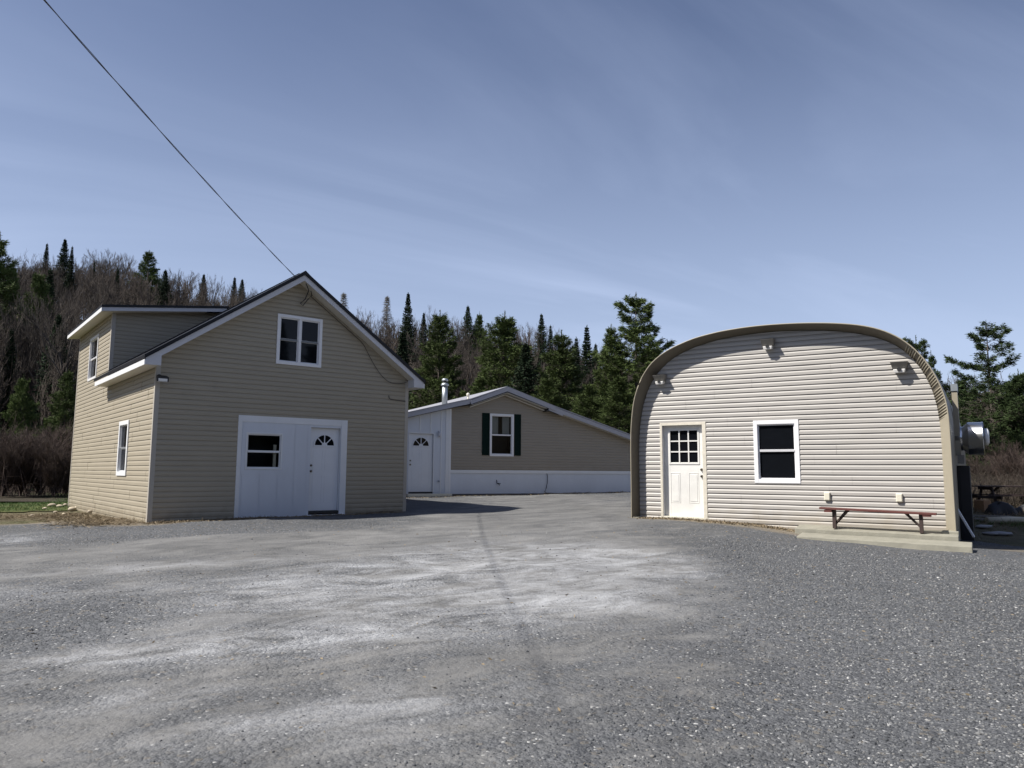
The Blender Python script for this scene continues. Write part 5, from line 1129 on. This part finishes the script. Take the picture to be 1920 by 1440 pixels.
def lump(name, x, y, sx, sy, sz, seed, mat, label, cat, rz=0):
    r = np.random.default_rng(seed); n, k = 20, 9; V = []; 
    for j in range(k + 1):
        ph = math.pi / 2 * j / k
        for i in range(n):
            a = 6.283 * i / n; q = 1 + .22 * math.sin(3 * a + seed) + .14 * math.sin(5 * a + 2 * seed) + r.normal(0, .03); V.append((math.cos(a) * math.cos(ph) * sx * q, math.sin(a) * math.cos(ph) * sy * q, math.sin(ph) * sz * (1 + .12 * math.sin(2 * a + seed)) - .04))
    F_ = np.array([(j * n + i, j * n + (i + 1) % n, (j + 1) * n + (i + 1) % n, (j + 1) * n + i) for j in range(k) for i in range(n)]); o = link_mesh(name, mesh_np(name, np.array(V), F_, True), mat, label=label, cat=cat); o.location = (x, y, float(ground_h(x, y))); o.rotation_euler = (0, 0, rz); return o
x, y, z = gat(1868, 22.0); lump('tarp', x, y, .42, .3, .40, 3, m_tarp, 'black tarp heap below the left end of the picnic table', 'tarp')
x, y, z = gat(1918, 22.5); lump('tarp', x, y, .42, .3, .34, 5, m_tarp, 'black tarp heap at the right edge below the picnic table', 'tarp')
x, y, z = gat(1838, 23.3); o = MB(0).box(-.16, .16, -.16, .16, .0, .36).build('carton', M('brown_carton', (.30, .17, .09), .9, var=.2, vscale=5), None, bevel=.01, label='brown box under the left end of the picnic table', cat='box'); o.location = (x, y, z); o.rotation_euler = (0, 0, .4)
for px, Y, L, a, lb in ((1838, 21.0, .75, -.1, 'grey weathered board lying left of the black tarps'), (1865, 20.2, .9, -.14, 'long grey board lying in front of the left black tarp'), (1900, 20.6, .9, .03, 'pale grey board in the sun in front of the right black tarp')):
    x, y, z = gat(px, Y); o = MB(0).box(-L, L, -.07, .07, .02, .07).build('board', m_wood, None, bevel=.004, label=lb, cat='board', group='old boards on the ground'); o.location = (x, y, z); o.rotation_euler = (0, .02, a)
x, y, z = gat(1908, 19.8); m = MB(0); m.tube([(-.9, 0, .07), (-.3, .02, .08), (.3, -.02, .075), (.9, .01, .07)], [.085, .09, .085, .075], 12); o = m.build('log', M('pale_log', (.50, .46, .36), .85, var=.2, vscale=6), None, label='pale barkless log lying in the sun at the right edge', cat='log'); o.location = (x, y, z)
for px, Y, s, lb in ((1850, 17.3, .20, 'grey flat stone in the shade of the workshop, the left one'), (1869, 17.4, .22, 'grey flat stone in the shade of the workshop, the right one'), (1838, 18.6, .2, 'grey flat stone in the shade nearest the cabinet')):
    x, y, z = gat(px, Y); o = link_mesh('flat_stone', rocks(1, int(px)), M('grey_stone', (.30, .30, .31), .9, var=.15), label=lb, cat='stone'); o.location = (x, y, z + .01); o.scale = (s * 1.3, s * .8, .05); o.rotation_euler = (0, 0, px)
x, y = bl(6.05, 1.2); m = MB(0); m.hexa([(-.02, -.16, 0), (.02, -.16, 0), (.02, .16, 0), (-.02, .16, 0), (-.32, -.13, .62), (-.28, -.13, .64), (-.28, .10, .64), (-.32, .10, .62)]); o = m.build('white_sheet', m_vinylw, None, bevel=.01, label='narrow white plastic panel leaning on the workshop side', cat='panel'); o.location = (x, y, float(ground_h(x, y)) + .12); o.rotation_euler = (0, 0, -.559)

# the conifer wood at the viewer's back (it is what the window panes mirror)
def arrays(me):
    v = np.empty(len(me.vertices) * 3, np.float32); me.vertices.foreach_get('co', v); n = len(me.polygons); l = np.empty(n * 4, np.int32); me.loops.foreach_get('vertex_index', l); return v.reshape(-1, 3), l.reshape(-1, 4)
VS = []; FS = []; off = 0; src = [arrays(SPR[2][1]), arrays(SPR[0][1]), arrays(PIN[0][1])]
for row in (0, 1):
    for i in range(30):
        a = R(196 + 148 * (i + .5 * row) / 30) + rng.normal(0, .01); d_ = 31 + 5 * row + rng.uniform(-1.5, 1.5); x, y = d_ * math.cos(a) * 1.5, d_ * math.sin(a) + 4; v, f = src[i % 3]; s_ = rng.uniform(1.1, 1.5); c, q = math.cos(i), math.sin(i)
        VS.append(np.stack([(v[:, 0] * c - v[:, 1] * q) * s_ * 1.25 + x, (v[:, 0] * q + v[:, 1] * c) * s_ * 1.25 + y, v[:, 2] * s_ + float(ground_h(x, y))], 1)); FS.append(f + off); off += len(v)
tag(link_mesh('conifer_wood', mesh_np('conifer_wood', np.concatenate(VS), np.concatenate(FS)), m_spruce), 'dark conifer wood behind the viewer, mirrored in the window panes', 'wood', kind='stuff')

# weeds, leaf scraps and small stones where the walls meet the ground
fibres('dead_leaves', 2600, along([(-7.6, 15.95), (-5.2, 17.85), (-2.9, 19.7)], .10), m_straw, .02, .07, 'brown leaf scraps along the shaded foot of the tan house', 'dead leaves', .3, .010)
fibres('dead_leaves', 2600, along([(3.0, 17.55), (4.5, 16.6), (5.8, 15.75)], .12), m_straw, .02, .07, 'brown leaf scraps along the foot of the workshop wall', 'dead leaves', .3, .010)
fibres('dead_leaves', 1500, along([(-3.6, 26.2), (4.6, 30.2)], .15), m_straw, .03, .10, 'brown leaf scraps along the skirting of the bungalow', 'dead leaves', .3, .012)
fibres('dead_leaves', 700, lambda n: (rng.uniform(-9, 9, n), rng.uniform(4, 16, n)), m_straw, .02, .05, 'brown leaf scraps blown over the gravel', 'dead leaves', .25, .008)

# neighbours in a group: name the outer ones by their place
grp = {}
for o in COL.objects:
    if o.name.startswith('bare_tree') and o.get('group'): grp.setdefault(o['group'], []).append(o)
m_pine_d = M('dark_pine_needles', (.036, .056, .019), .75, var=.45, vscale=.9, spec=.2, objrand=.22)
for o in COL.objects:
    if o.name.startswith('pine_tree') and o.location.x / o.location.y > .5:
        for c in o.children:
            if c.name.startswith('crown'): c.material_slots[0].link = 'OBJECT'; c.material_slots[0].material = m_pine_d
for g, L in grp.items():
    L.sort(key=lambda o: o.location.x / o.location.y)
    if len(L) == 1: del L[0]['group']; continue
    L[0]['label'] += ', leftmost one'; L[-1]['label'] += ', rightmost one'
    if len(L) == 3: L[1]['label'] += ', middle one'
